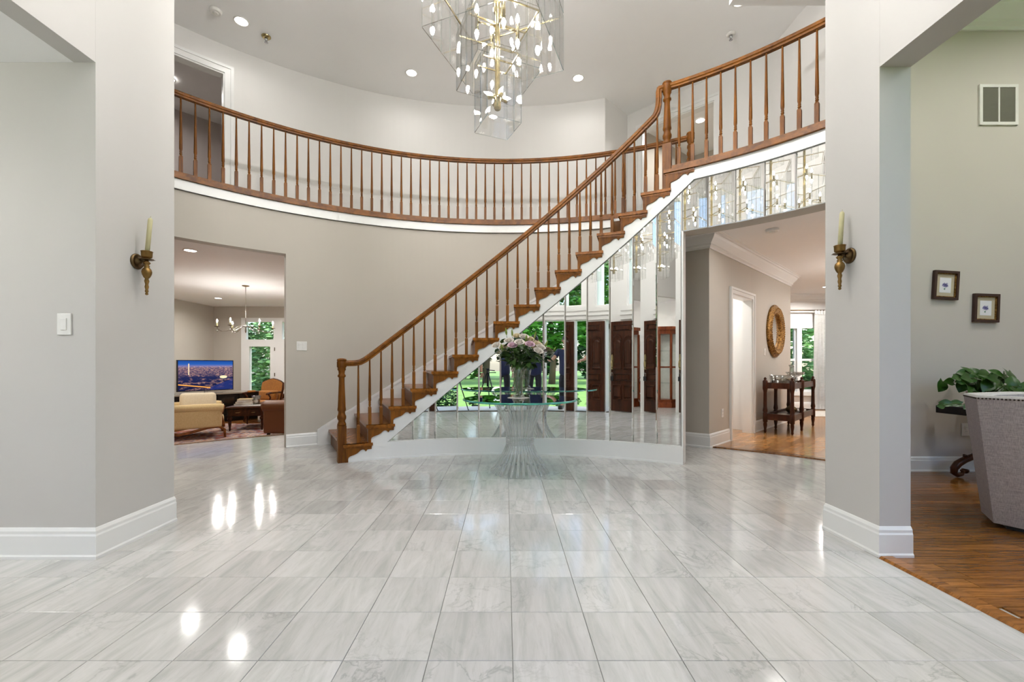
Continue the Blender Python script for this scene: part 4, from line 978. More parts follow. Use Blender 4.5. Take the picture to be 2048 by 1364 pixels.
M['rose_white'] = plain('white rose petal', sr(240, 232, 222), .6); M['rose_pink'] = plain('blush rose petal', sr(226, 196, 206), .6); M['rose_cream'] = plain('cream rose petal', sr(238, 224, 190), .6)
M['leaf'] = plain('flower leaf', sr(58, 88, 34), .45); M['leaf_lite'] = plain('lily bud green', sr(140, 160, 72), .5); M['stem'] = plain('flower stem', sr(76, 100, 44), .5)
M['lily'] = plain('white lily petal', sr(240, 236, 214), .5)
def rose_mesh(seed):
    R_ = random.Random(seed); b_ = nb()
    for ring, (n, rad0, h0, open_) in enumerate(((3, .012, .036, .1), (4, .02, .036, .25), (5, .029, .032, .5), (6, .037, .024, .9))):
        for k in range(n):
            a = 2 * pi * k / n + ring * .6 + R_.random() * .3; wd = 2 * pi / n * .72; V = []
            for j in range(4):
                v = j / 3; row = []
                for i in range(5):
                    u = (i - 2) / 2; ang = a + u * wd * (.5 + .5 * v) ; r = rad0 * (.35 + .75 * v ** .7) + open_ * .012 * v * v * v + abs(u) * .002
                    z = -.012 + (h0 + .012) * v * (1 - .12 * u * u) - open_ * .010 * v ** 4
                    row.append(b_.verts.new((r * cos(ang), r * sin(ang), z)))
                V.append(row)
            for j in range(3):
                for i in range(4): b_.faces.new((V[j][i], V[j][i + 1], V[j + 1][i + 1], V[j + 1][i])).smooth = True
    me = bpy.data.meshes.new('bloom'); b_.to_mesh(me); b_.free(); return me
def leaf_mesh(name, L, W, bend, mat, seg=5, heart=False):
    b_ = nb(); prev = None
    for j in range(seg + 1):
        v = j / seg; w = W * (math.sin(pi * (v * .9 + .08)) if not heart else (1.0 * (1 - v) ** .6 * (.55 + 1.2 * v) if v > 0 else .5)); w = max(w, .0004)
        z = -bend * v * v; row = [b_.verts.new((-w, v * L, z + w * .25)), b_.verts.new((0, v * L, z)), b_.verts.new((w, v * L, z + w * .25))]
        if prev:
            for i in range(2): b_.faces.new((prev[i], prev[i + 1], row[i + 1], row[i])).smooth = True
        prev = row
    me = bpy.data.meshes.new(name); b_.to_mesh(me); b_.free(); me.materials.append(mat); return me
rose_ms = {c: [rose_mesh(s) for s in (1, 2)] for c in ('rose_white', 'rose_pink', 'rose_cream')}
for c, l in rose_ms.items():
    for me in l: me.materials.append(M[c])
leaf_me = leaf_mesh('leaf', .085, .022, .02, M['leaf']); 
roses = [(993, 692, .02, 'rose_white', 'white rose at the far left of the bouquet'), (1018, 683, .0, 'rose_white', 'white rose left of centre near the top of the bouquet'), (1025.5, 692, -.1, 'rose_pink', 'blush rose at the front left above the vase rim'),
         (1038.7, 686, -.1, 'rose_white', 'largest white rose at the front centre of the bouquet'), (1034, 674, .05, 'rose_cream', 'cream rose at the top back of the bouquet'), (1048, 675, .02, 'rose_white', 'white rose at the top right of centre'),
         (1059, 680, .06, 'rose_cream', 'cream rose behind the pink rose'), (1059.5, 690, -.08, 'rose_pink', 'pale pink rose at the front right of the bouquet'), (1075, 690, .05, 'rose_cream', 'cream rose right of the pink rose'),
         (1081, 696, .0, 'rose_white', 'white rose at the far right of the bouquet'), (1076, 703, -.06, 'rose_white', 'lowest white rose at the right of the bouquet'), (1008, 696, .08, 'rose_cream', 'cream rose low at the left of the bouquet')]
vtop = Vector((VX, VY, TZ + .29))
def stemmed(name, px, py, dy, label, cat, group, head_me, hs, leafn, seed):
    R_ = random.Random(seed); Y = VY - .02 + dy; p = Vector(at(px, py, Y)); t = thing(name, label, cat, (VX, VY, TZ + .02), 0, group); o0 = Vector(t.location)
    d = (p - vtop); a = Vector((VX + d.x * .12, VY + d.y * .12, TZ + .03)); mid = vtop + Vector((d.x * .22, d.y * .22, .0))
    b_ = nb(); path = [a - o0, (a + mid) / 2 - o0 + Vector((-d.x * .04, 0, 0)), mid - o0, (mid + p) / 2 - o0 + Vector((d.x * .06, d.y * .06, .01)), p - o0 - Vector((0, 0, .012))]; tube(b_, path, .0026, 6); obj('stem', b_, M['stem'], t)
    hd = bpy.data.objects.new('bloom' if 'rose' in name else 'bud', head_me); COL.objects.link(hd); hd.parent = t; hd.location = p - o0
    dn = (p - (mid - Vector((0, 0, .25)))).normalized() * 1.0 + Vector((0, -.55, .1)); hd.rotation_euler = dn.to_track_quat('Z', 'Y').to_euler(); hd.scale = (hs,) * 3
    for k in range(leafn):
        f = .15 + .75 * R_.random(); q = mid.lerp(p, f) - o0
        lf_ = bpy.data.objects.new('leaf', leaf_me); COL.objects.link(lf_); lf_.parent = t; lf_.location = q; s = .8 + .6 * R_.random(); lf_.scale = (s, s, s)
        lf_.rotation_euler = (R_.uniform(-.7, .5), R_.uniform(-.6, .6), R_.uniform(0, 2 * pi))
for k, (px, py, dy, c, lab) in enumerate(roses): stemmed('rose', px, py, dy, lab, 'rose', 'roses in the crystal vase', rose_ms[c][k % 2], 1.0, 7, 50 + k)
def bud_mesh():
    b_ = nb(); lathe(b_, [(.001, -.01), (.006, 0), (.010, .02), (.009, .045), (.004, .068), (.0005, .075)], n=8, cap=False, lob=.12, lobn=3); me = bpy.data.meshes.new('bud'); b_.to_mesh(me); b_.free(); me.materials.append(M['leaf_lite']); return me
bm_ = bud_mesh()
for k, (px, py, dy, lab) in enumerate(((1013, 669, .04, 'green lily bud rising at the upper left of the bouquet'), (1024.5, 672, .06, 'green lily bud at the top beside the left bud'), (1005, 700, -.02, 'green lily bud leaning out at the lower left of the bouquet'), (1069, 676, .03, 'tall green lily bud at the upper right of the bouquet'), (1051.5, 683, -.04, 'pale lily bud between the white and pink roses'), (1090, 694, .05, 'lily bud leaning out at the right of the bouquet'))):
    stemmed('lily_bud', px, py, dy, lab, 'lily', 'lily buds in the crystal vase', bm_, 1.0, 4, 90 + k)
# ================================================================= LIVING ROOM
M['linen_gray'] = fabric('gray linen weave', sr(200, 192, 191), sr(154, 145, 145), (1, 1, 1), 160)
M['linen_dark'] = fabric('darker linen', sr(158, 142, 140), sr(124, 110, 110), (1, 1, 1), 160)
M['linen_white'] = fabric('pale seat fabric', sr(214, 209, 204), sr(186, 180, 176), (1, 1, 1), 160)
M['nail'] = metal('nailhead', sr(70, 62, 54), .3)
V = [(3.235, 3.06), (3.045, 2.80), (3.40, 2.16), (3.72, 2.08), (4.12, 2.40), (4.06, 2.98), (3.74, 3.22)]
cc = Vector((sum(p[0] for p in V) / 7, sum(p[1] for p in V) / 7)); Vb = [tuple(cc + (Vector(p) - cc) * .84 + Vector((.03, .03))) for p in V]
Vi = [tuple(cc + (Vector(p) - cc) * .80) for p in V]
ach = thing('gray_armchair', 'gray linen tub armchair with nailhead trim at the right edge', 'armchair', (cc.x, cc.y, 0))
ZT, ZB = .862, .035
def cpart2(name, bm, mat, par=ach, sm=None):
    o = obj(name, bm, mat, par, smooth=sm); o.matrix_parent_inverse = Matrix.Translation(Vector(par.location)).inverted(); return o
for k in range(7):
    a, c = k, (k + 1) % 7
    if k == 4: continue
    b_ = nb(); q = [b_.verts.new(p) for p in ((*V[a], ZT - .012), (*V[c], ZT - .012), (*Vb[c], ZB), (*Vb[a], ZB), (*Vi[a], ZT - .012), (*Vi[c], ZT - .012), (*(cc + (Vector(Vi[c]) - cc) * .9), .30), (*(cc + (Vector(Vi[a]) - cc) * .9), .30))]
    for f in ((0, 1, 2, 3), (4, 5, 6, 7), (0, 1, 5, 4), (3, 2, 6, 7), (1, 2, 6, 5), (0, 3, 7, 4)): b_.faces.new([q[i] for i in f])
    bmesh.ops.subdivide_edges(b_, edges=b_.edges[:], cuts=2, use_grid_fill=True)
    cpart2('outer_panel', b_, M['linen_dark'] if k == 0 else M['linen_gray'])  # first flank panel takes a darker tone of the linen
    b_ = nb(); q = [b_.verts.new(p) for p in ((*V[a], ZT - .012), (*V[c], ZT - .012), (*Vi[c], ZT - .012), (*Vi[a], ZT - .012), (*(cc + (Vector(V[a]) - cc) * .985), ZT), (*(cc + (Vector(V[c]) - cc) * .985), ZT), (*(cc + (Vector(Vi[c]) - cc) * 1.03), ZT), (*(cc + (Vector(Vi[a]) - cc) * 1.03), ZT))]
    for f in ((3, 2, 1, 0), (4, 5, 6, 7), (0, 1, 5, 4), (1, 2, 6, 5), (2, 3, 7, 6), (3, 0, 4, 7)): b_.faces.new([q[i] for i in f])
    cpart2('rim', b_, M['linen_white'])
    if k in (0, 1, 2):
        d = Vector(V[c]) - Vector(V[a]); n = int(d.length / .017); b_ = nb()
        for i in range(n):
            p = Vector(V[a]) + d * ((i + .5) / n); lathe(b_, [(.0055, 0), (.0045, .0025), (.001, .004)], n=6, mat=T_((p.x, p.y, ZT - .018)) @ Vector((d.y, -d.x, 0)).to_track_quat('Z', 'Y').to_matrix().to_4x4(), cap=False)
        cpart2('nailhead_row', b_, M['nail'])
b_ = nb(); prism(b_, [tuple(cc + (Vector(p) - cc) * .74) for p in V], .26, .44); bmesh.ops.bevel(b_, geom=b_.edges[:], offset=.03, segments=3, affect='EDGES'); cpart2('seat_cushion', b_, M['linen_gray'])
b_ = nb(); prism(b_, [tuple(cc + (Vector(p) - cc) * .72 + Vector((.03, .03))) for p in V], 0, .05); cpart2('plinth', b_, M['black'])
# carved side table
tbl = thing('carved_side_table', 'dark wood side table with carved scroll legs behind the armchair', 'side table', (4.62, 3.95, 0))
b_ = nb(); rbox(b_, -.48, .48, -.22, .22, .60, .672, .006); obj('tabletop', b_, M['black_wood'], tbl)
b_ = nb(); box(b_, -.16, .16, -.16, .16, .55, .60); obj('apron', b_, M['black_wood'], tbl)
for sx in (-1, 1):
    for sy in (-1, 1):
        b_ = nb()
        pts = [(sx * .05, sy * .12, .56), (sx * .05, sy * .12, .46), (sx * .07, sy * .12, .36), (sx * .12, sy * .12, .27), (sx * .22, sy * .12, .20), (sx * .31, sy * .12, .165), (sx * .37, sy * .12, .13), (sx * .405, sy * .12, .085), (sx * .405, sy * .12, .045), (sx * .375, sy * .12, .024), (sx * .335, sy * .12, .03), (sx * .32, sy * .12, .055), (sx * .335, sy * .12, .07)]
        tube(b_, pts, [.03, .03, .028, .028, .028, .03, .032, .030, .026, .022, .018, .016, .014], 8)
        tube(b_, [(sx * .16, sy * .12, .28), (sx * .20, sy * .12, .275), (sx * .22, sy * .12, .245)], [.02, .03, .015], 8); tube(b_, [(sx * .28, sy * .12, .2), (sx * .305, sy * .12, .205), (sx * .31, sy * .12, .185)], [.012, .018, .01], 8)
        tube(b_, [(sx * .28, sy * .12, .06), (sx * .30, sy * .12, .07), (sx * .29, sy * .12, .045)], [.02, .03, .018], 8)
        obj('scroll_leg', b_, M['bronze'] if False else M['dark_wood'], tbl)
# potted plant
M['pothos'] = plain('pothos leaf green', sr(48, 86, 26), .32); M['terracotta'] = plain('red clay pot', sr(120, 62, 42), .5)
pl = thing('potted_plant', 'trailing green pothos plant on the dark side table', 'plant', (4.36, 3.93, .672))
b_ = nb(); lathe(b_, [(.085, 0), (.09, .01), (.12, .1), (.128, .115), (.128, .14), (.118, .14), (.11, .11), (.001, .1)], n=24, cap=False); obj('pot', b_, M['terracotta'], pl)
b_ = nb(); lathe(b_, [(.112, .112), (.06, .122), (.001, .125)], n=20, cap=False); obj('soil', b_, plain('potting soil', sr(52, 38, 28), .9), pl)
def pothos(name):
    b_ = nb(); L, W = .105, .048; prev = None; seg = 7
    for j in range(seg + 1):
        v = j / seg; w = W * max(.02, math.sin(pi * min(1, (v * .86 + .16))) ** .8) * (1 if v < .98 else .05); z = -.03 * v * v; row = [b_.verts.new((-w, v * L - (.022 if j == 0 else 0), z + w * .18)), b_.verts.new((-w * .5, v * L - (.012 if j == 0 else 0), z + w * .05)), b_.verts.new((0, v * L, z)), b_.verts.new((w * .5, v * L - (.012 if j == 0 else 0), z + w * .05)), b_.verts.new((w, v * L - (.022 if j == 0 else 0), z + w * .18))]
        if prev:
            for i in range(4): b_.faces.new((prev[i], prev[i + 1], row[i + 1], row[i])).smooth = True
        prev = row
    me = bpy.data.meshes.new(name); b_.to_mesh(me); b_.free(); me.materials.append(M['pothos']); return me
pm = pothos('leaf'); R_ = random.Random(11)
def vine(pts, n, sc=1.0):
    b_ = nb(); tube(b_, pts, .003, 5); obj('vine', b_, M['stem'], pl); pts = [Vector(p) for p in pts]
    for k in range(n):
        f = (k + 1) / n * (len(pts) - 1); i = min(int(f), len(pts) - 2); p = pts[i].lerp(pts[i + 1], f - i)
        o = bpy.data.objects.new('leaf', pm); COL.objects.link(o); o.parent = pl; o.location = p; s = sc * R_.uniform(.75, 1.15); o.scale = (s,) * 3
        nn = Vector((R_.uniform(-.5, .5), -.75, R_.uniform(.15, .8))).normalized(); gd = Vector((p.x * 2.2 + R_.uniform(-.4, .4), -.1, R_.uniform(-.35, .45))); gd = (gd - nn * gd.dot(nn)).normalized(); xx = gd.cross(nn)
        o.rotation_euler = Matrix(((xx.x, gd.x, nn.x), (xx.y, gd.y, nn.y), (xx.z, gd.z, nn.z))).to_euler()
for k in range(14):
    a = 2 * pi * k / 14 + R_.uniform(-.2, .2); r = R_.uniform(.1, .3); h = R_.uniform(.02, .10) + .13 * (1 - r / .36)
    vine([(.03 * cos(a), .03 * sin(a), .11), (r * .5 * cos(a), r * .5 * sin(a), .15 + h * .7), (r * cos(a), r * sin(a), .13 + h)], 4, 1.0)
vine([(-.08, -.02, .12), (-.2, -.06, .16), (-.27, -.08, .22), (-.33, -.08, .27)], 4, .75); vine([(-.09, -.04, .12), (-.14, -.1, .08), (-.20, -.14, .03), (-.30, -.22, .03), (-.42, -.25, .05), (-.55, -.24, .06), (-.62, -.23, .04)], 8, .75)
vine([(.1, 0, .12), (.2, -.02, .2), (.32, -.04, .16)], 4, 1.0); vine([(.1, .02, .13), (.25, .02, .12), (.42, .02, .16)], 4, .9)
# ================================================================= HALL AND DINING
sd = thing('wooden_whatnot_stand', 'dark two-tier wooden stand with turned posts below the gilt mirror', 'stand')
sd.matrix_world = T_((4.04, 6.74, .006)) @ Matrix.Rotation(math.atan2(ha.y, ha.x), 4, 'Z')
SL, SWd = 1.36, .36
POST = [(.012, 0), (.022, .02), (.017, .05), (.028, .12), (.024, .16), (.033, .17), (.033, .30), (.026, .31), (.034, .34), (.026, .40), (.024, .62), (.030, .66), (.036, .68), (.036, .80), (.028, .81), (.014, .825), (.024, .835), (.016, .85), (.003, .862)]
b_ = nb(); lathe(b_, POST, n=12); post = obj('turned_post', b_, M['dark_wood'], sd, loc=(0.0, -SWd, 0))
for x in (0, SL * .42, SL):
    for y in (0, -SWd):
        if (x, y) != (0, -SWd): inst(post, sd, (x, y, 0))
for z, nm in ((.235, 'lower_shelf'), (.715, 'upper_shelf')):
    b_ = nb(); box(b_, -.01, SL + .01, -SWd, 0, z, z + .025); obj(nm, b_, M['dark_wood'], sd)
    for (x0, x1, y0, y1) in ((0, SL, -SWd - .012, -SWd + .012), (0, SL, -.012, .012), (-.012, .012, -SWd, 0), (SL - .012, SL + .012, -SWd, 0)):
        b_ = nb(); box(b_, x0, x1, y0, y1, z - .035 if z < .5 else z - .03, z + .06); obj('rail', b_, M['dark_wood'], sd)
smat = sd.matrix_world.copy()
def onst(x, y, z): return smat @ Vector((x, y, z))
def loc_thing(name, bm, mat, label, cat, p, rz=0, group=None, smooth=None):
    o = obj(name, bm, mat, loc=p, smooth=smooth); o.rotation_euler = (0, 0, rz); return tag(o, label, cat, group)
M['cut_glass'] = thin_glass('cut glass dish', (.86, .88, .86, 1), .06, 1.8, .2)
b_ = nb()
lathe(b_, [(.09, 0), (.15, .02), (.17, .1), (.175, .15), (.165, .15), (.155, .1), (.13, .03), (.001, .02)], n=24, cap=False, lob=.03, lobn=12); loc_thing('glass_bowl', b_, M['cut_glass'], 'wide cut glass bowl on the wooden stand nearest the door', 'bowl', onst(.25, -.17, .74))
b_ = nb(); lathe(b_, [(.05, 0), (.075, .03), (.085, .09), (.06, .16), (.032, .22), (.03, .27), (.045, .31), (.04, .31), (.026, .27), (.028, .22), (.001, .02)], n=20, cap=False); loc_thing('glass_pitcher', b_, M['cut_glass'], 'clear glass carafe on the wooden stand', 'carafe', onst(.68, -.2, .74))
b_ = nb(); lathe(b_, [(.06, 0), (.012, .02), (.012, .1), (.05, .12), (.12, .16), (.14, .19), (.13, .19), (.05, .14), (.001, .13)], n=24, cap=False, lob=.05, lobn=10); loc_thing('glass_compote', b_, M['cut_glass'], 'footed glass compote dish right of the carafe', 'dish', onst(.98, -.18, .74))
M['silver'] = metal('silver plate', sr(190, 186, 176), .25)
b_ = nb(); lathe(b_, [(.10, 0), (.16, .012), (.165, .018), (.10, .008), (.001, .008)], n=28, cap=False); loc_thing('silver_tray', b_, M['silver'], 'silver tray on the lower shelf of the wooden stand', 'tray', onst(.24, -.18, .262))
b_ = nb(); lathe(b_, [(.04, 0), (.08, .03), (.085, .07), (.05, .10), (.02, .12), (.015, .15), (.001, .155)], n=20, cap=False); loc_thing('silver_tureen', b_, M['bronze'], 'lidded metal dish on the lower shelf of the stand', 'dish', onst(.75, -.18, .262))
b_ = nb(); rbox(b_, -.16, .16, -.1, .1, 0, .03, .008); loc_thing('serving_dish', b_, M['linen_white'], 'white folded linens on the lower shelf end of the stand', 'linens', onst(1.12, -.18, .262), math.atan2(ha.y, ha.x))
# gilt round mirror
gm = thing('gilt_mirror', 'round gilt-framed mirror on the hall wall', 'mirror'); gm.matrix_world = onhall(1548, 662.5) @ Matrix.Rotation(pi / 2, 4, 'X')
b_ = nb(); prf = [(.445, 0), (.452, .02), (.44, .04), (.425, .036), (.41, .06), (.385, .075), (.355, .066), (.33, .05), (.32, .056), (.30, .04), (.29, .02), (.287, .008)]
lathe(b_, prf, n=72, cap=False, lob=.006, lobn=36); obj('gilt_frame', b_, M['gold_leaf'], gm)
b_ = nb()
for k in range(60):
    a = 2 * pi * k / 60; lathe(b_, [(.001, .075), (.011, .072), (.014, .064)], (.385 * cos(a), .385 * sin(a), .006), 6, cap=False)
obj('bead_ornament', b_, M['gold_leaf'], gm)
b_ = nb(); lathe(b_, [(.29, .01), (.001, .011)], n=48, cap=False); obj('looking_glass', b_, M['mirror'], gm)
# curtain
M['sheer'] = fabric('white linen curtain', sr(240, 238, 234), sr(222, 219, 214), (1, 1, .3), 90)
def curtain(x0, x1, label):
    t = thing('curtain', label, 'curtain', (x0, DY - .12, .02)); b_ = nb(); n = 60; W = x1 - x0; rows = []
    for j in range(9):
        v = j / 8; z = .0 + 2.30 * v; sp = 1.0 - .12 * math.sin(pi * v)
        rows.append([b_.verts.new((W / 2 + (u / n - .5) * W * (1.1 - .12 * v), .035 * sin(u / n * 2 * pi * 7) * (1.0 - .25 * v) - .03, z)) for u in range(n + 1)])
    for a, c in zip(rows, rows[1:]):
        for k in range(n): b_.faces.new((a[k], a[k + 1], c[k + 1], c[k])).smooth = True
    bmesh.ops.solidify(b_, geom=b_.faces[:], thickness=.004); obj('drape', b_, M['sheer'], t)
    for k in range(7):
        b_ = nb(); box(b_, W * (k + .5) / 7 - .012, W * (k + .5) / 7 + .012, -.045, -.015, 2.22, 2.31); obj('pleat', b_, M['sheer'], t)
curtain(7.22, 7.72, 'white pleated curtain beside the dining window')
b_ = nb(); tube(b_, [(6.2, DY - .12, 2.335), (8.3, DY - .12, 2.335)], .013, 10); rodc = obj('curtain_rod', b_, M['bronze']); tag(rodc, 'dark curtain rod above the dining window', 'curtain rod')
for x in (6.2, 8.3): b_ = nb(); lathe(b_, [(.005, 0), (.025, .01), (.03, .03), (.015, .05), (.002, .055)], n=12, mat=T_((x, DY - .12, 2.335)) @ Matrix.Rotation(pi / 2 * (1 if x > 7 else -1), 4, 'Y')); obj('finial', b_, M['bronze'], rodc)
for x in (6.27, 7.9): b_ = nb(); box(b_, x - .01, x + .01, DY - .12, DY, 2.31, 2.34); obj('rod_bracket', b_, M['bronze'], rodc)
b_ = nb(); rbox(b_, 6.15, 9.0, 8.75, 9.75, .006, .018, .004); o = obj('pale_rug', b_, fabric('pale dining rug', sr(214, 208, 198), sr(180, 172, 160))); tag(o, 'pale rug in front of the dining room curtain', 'rug')
# ================================================================= FAMILY ROOM
def fpt(px, D): return (px - X0) / F * D
# rug
m = NT('oriental rug'); b = m.bsdf((.5, .3, .2, 1), .95); v = m.mapping('Object'); vo = m.n('ShaderNodeTexVoronoi'); vo.inputs['Scale'].default_value = 7; m.l(v, vo.inputs['Vector'])
n_ = m.noise(v, 22, 6, .7, 1); f_ = m.math('ADD', m.math('MULTIPLY', vo.outputs[0], .7), m.math('MULTIPLY', n_, .6))
m.l(m.ramp(f_, [(.3, sr(120, 56, 40)), (.45, sr(176, 120, 90)), (.58, sr(196, 176, 160)), (.7, sr(120, 110, 124)), (.85, sr(150, 78, 50))]), b.inputs['Base Color']); M['oriental'] = m.m
b_ = nb(); box(b_, -1.7, 1.7, -1.35, 1.35, 0, .012); rg = obj('oriental_rug', b_, M['oriental'], loc=(-5.2, 9.0, FAMZ)); tag(rg, 'faded red oriental rug under the coffee table', 'rug')
b_ = nb()
for x in (-1.7, 1.7):
    for k in range(54): box(b_, x - .04 if x < 0 else x, x if x < 0 else x + .04, -1.34 + k * .05, -1.33 + k * .05, 0, .005)
fr_ = obj('fringe', b_, M['linen'], rg); fr_['kind'] = 'stuff'
RZ = FAMZ + .012
# television and console
p0, p1 = Vector((fpt(354, 10.0), 10.0)), Vector((fpt(467, 11.05), 11.05)); dv = (p1 - p0).normalized(); ang = math.atan2(dv.y, dv.x); TVW = (p1 - p0).length; TVH = .745
m = NT('television picture'); em = m.n('ShaderNodeEmission'); tc = m.n('ShaderNodeTexCoord'); sx = m.n('ShaderNodeSeparateXYZ'); m.l(tc.outputs['Object'], sx.inputs[0]); X_, Z_ = sx.outputs[0], sx.outputs[2]
zn = m.math('DIVIDE', Z_, TVH); xn = m.math('DIVIDE', X_, TVW)
skyc = m.ramp(zn, [(.0, sr(20, 26, 60)), (.72, sr(44, 50, 96)), (.78, sr(120, 120, 170)), (.84, sr(44, 96, 180)), (1, sr(24, 62, 140))])
vn = m.n('ShaderNodeTexVoronoi'); vn.inputs['Scale'].default_value = 26; mp = m.n('ShaderNodeMapping'); mp.inputs['Scale'].default_value = (1, 1, 2.4); m.l(tc.outputs['Object'], mp.inputs[0]); m.l(mp.outputs[0], vn.inputs['Vector'])
dots = m.ramp(vn.outputs['Distance'], [(.0, (1, 1, 1, 1)), (.22, (.2, .2, .2, 1)), (.34, (0, 0, 0, 1))])
band = m.ramp(zn, [(.42, (0, 0, 0, 1)), (.55, (.5, .5, .5, 1)), (.68, (1, 1, 1, 1)), (.76, (.9, .9, .9, 1)), (.79, (0, 0, 0, 1))])
band2 = m.math('MULTIPLY', m.ramp(m.noise(m.mapping('Object', (1, 1, 3)), 5, 4), [(.5, (0, 0, 0, 1)), (.62, (1, 1, 1, 1))]), m.ramp(zn, [(.5, (1, 1, 1, 1)), (.7, (0, 0, 0, 1))]))
lit = m.math('MULTIPLY', dots, m.math('MINIMUM', m.math('ADD', band, band2), 1.0))
glow = m.math('MULTIPLY', m.math('MINIMUM', m.math('ADD', band, band2), 1.0), m.ramp(m.noise(m.mapping('Object', (1, 1, 3)), 16, 5, .7), [(.42, (0, 0, 0, 1)), (.66, (1, 1, 1, 1))]))
col = m.mix(m.math('MULTIPLY', glow, .75), skyc, sr(226, 170, 150))
col = m.mix(lit, col, sr(255, 222, 186))
def boxmask(x0, x1, z0, z1):
    a = m.math('MULTIPLY', m.math('GREATER_THAN', xn, x0), m.math('LESS_THAN', xn, x1)); c = m.math('MULTIPLY', m.math('GREATER_THAN', zn, z0), m.math('LESS_THAN', zn, z1)); return m.math('MULTIPLY', a, c)
col = m.mix(boxmask(.165, .185, .50, .86), col, sr(240, 214, 180))
el = m.math('ADD', m.math('POWER', m.math('DIVIDE', m.math('SUBTRACT', xn, .79), .07), 2.0), m.math('POWER', m.math('DIVIDE', m.math('SUBTRACT', zn, .42), .05), 2.0))
col = m.mix(m.math('LESS_THAN', el, 1.0), col, sr(252, 236, 190))
river = m.math('MULTIPLY', m.math('GREATER_THAN', xn, .55), m.math('LESS_THAN', zn, m.math('MULTIPLY', m.math('SUBTRACT', xn, .4), .62)))
col = m.mix(m.math('MULTIPLY', river, .75), col, sr(40, 54, 120))
rd = m.math('ABSOLUTE', m.math('SUBTRACT', zn, m.math('ADD', .20, m.math('MULTIPLY', xn, -.22))))
col = m.mix(m.math('MULTIPLY', m.math('LESS_THAN', rd, .018), m.math('LESS_THAN', xn, .55)), col, sr(250, 170, 80))
m.l(col, em.inputs[0]); em.inputs[1].default_value = 1.0; m.l(em.outputs[0], m.out.inputs[0]); M['tv'] = m.m
CZ = .365
tv = thing('television', 'flat television showing a city skyline at night', 'television', (p0.x, p0.y, CZ), ang)
b_ = nb(); rbox(b_, 0, TVW, 0, .05, .06, .06 + TVH, .004); obj('cabinet', b_, M['black'], tv)
b_ = nb(); box(b_, 0, TVW - .04, -.001, 0, 0, TVH - .035); scr = obj('screen', b_, M['tv'], tv, loc=(.02, -.001, .078))
b_ = nb(); rbox(b_, TVW / 2 - .32, TVW / 2 + .32, -.10, .13, 0, .014, .005); box(b_, TVW / 2 - .04, TVW / 2 + .04, .0, .04, .01, .08); obj('foot', b_, M['chrome'], tv)
cs = thing('media_console', 'long black media console with stone top under the television', 'console', (p0.x - dv.x * .25, p0.y - dv.y * .25, FAMZ), ang); CW = TVW + .85; CHh = CZ - FAMZ
b_ = nb(); box(b_, 0, CW, -.14, .40, .06, CHh - .04); box(b_, .04, CW - .04, -.10, .38, 0, .06); obj('carcass', b_, M['black_wood'], cs)
b_ = nb(); rbox(b_, -.03, CW + .03, -.18, .42, CHh - .04, CHh, .008); obj('stone_top', b_, plain('granite top', sr(150, 140, 126), .25), cs)
for k in range(4):
    x0 = .04 + k * (CW - .08) / 4; x1 = x0 + (CW - .08) / 4 - .02; b_ = nb()
    for (a, c, e, g) in ((x0, x1, .1, .15), (x0, x1, CHh - .12, CHh - .06), (x0, x0 + .05, .15, CHh - .12), (x1 - .05, x1, .15, CHh - .12)): box(b_, a, c, -.165, -.14, e, g)
    d = obj('door', b_, M['black_wood'], cs); b_ = nb(); box(b_, x0 + .05, x1 - .05, -.15, -.145, .15, CHh - .12); obj('glass_pane', b_, M['pane'], d)
    b_ = nb(); kx = x1 - .02 if k % 2 == 0 else x0 + .02; lathe(b_, [(.004, 0), (.008, .008), (.014, .018), (.001, .026)], n=10, mat=T_((kx, -.165, CHh * .62)) @ Matrix.Rotation(pi / 2, 4, 'X')); obj('knob', b_, M['silver'], d)
# cushioned furniture helpers
def soft(name, par, mat, x0, x1, y0, y1, z0, z1, r=.05, rot=None, label=None):
    b_ = nb(); rbox(b_, x0, x1, y0, y1, z0, z1, r, 3, rot); return obj(name, b_, mat, par, label, smooth=True)
M['cream_fab'] = fabric('cream damask', sr(224, 200, 150), sr(196, 166, 112)); M['cream_pil'] = fabric('ivory cushion', sr(234, 222, 196), sr(214, 198, 168)); M['gold_fab'] = fabric('gold striped damask', sr(178, 116, 40), sr(138, 84, 24), (6, 6, .3), 60)
M['leather'] = plain('brown leather', sr(112, 68, 36), .4); M['honey'] = wood('honey frame wood', sr(92, 50, 20), sr(160, 100, 50), .35, (1, 1, 1), 10)
# cream armchair, side view
ca = thing('cream_armchair', 'cream upholstered armchair with rolled arms and carved frame, at the lower left of the opening', 'armchair', (-6.08, 8.55, RZ), rad(36))
W = .44
for s in (-1, 1):
    soft('arm', ca, M['cream_fab'], -.45, .38, s * W - .07, s * W + .07, .20, .56, .05)
    b_ = nb(); tube(b_, [(-.45, s * W, .57), (0, s * W, .575), (.33, s * W, .57), (.40, s * W, .56)], [.085, .085, .09, .088], 14); obj('arm_roll', b_, M['cream_fab'], ca)
    b_ = nb(); tube(b_, [(-.48, s * (W + .03), .17), (-.3, s * (W + .03), .10), (-.1, s * (W + .03), .14), (.15, s * (W + .03), .21), (.33, s * (W + .03), .22), (.42, s * (W + .03), .15), (.43, s * (W + .03), .0)], [.03, .028, .026, .03, .03, .026, .018], 8); obj('carved_rail', b_, M['honey'], ca)
    b_ = nb(); tube(b_, [(.40, s * W, .62), (.385, s * (W), .52), (.36, s * W, .42), (.40, s * W, .3), (.41, s * W, .2)], [.03, .028, .022, .024, .022], 8); obj('arm_front', b_, M['honey'], ca)
    b_ = nb(); tube(b_, [(-.44, s * (W - .05), .14), (-.47, s * (W - .05), .0)], [.03, .02], 8); obj('leg', b_, M['honey'], ca)
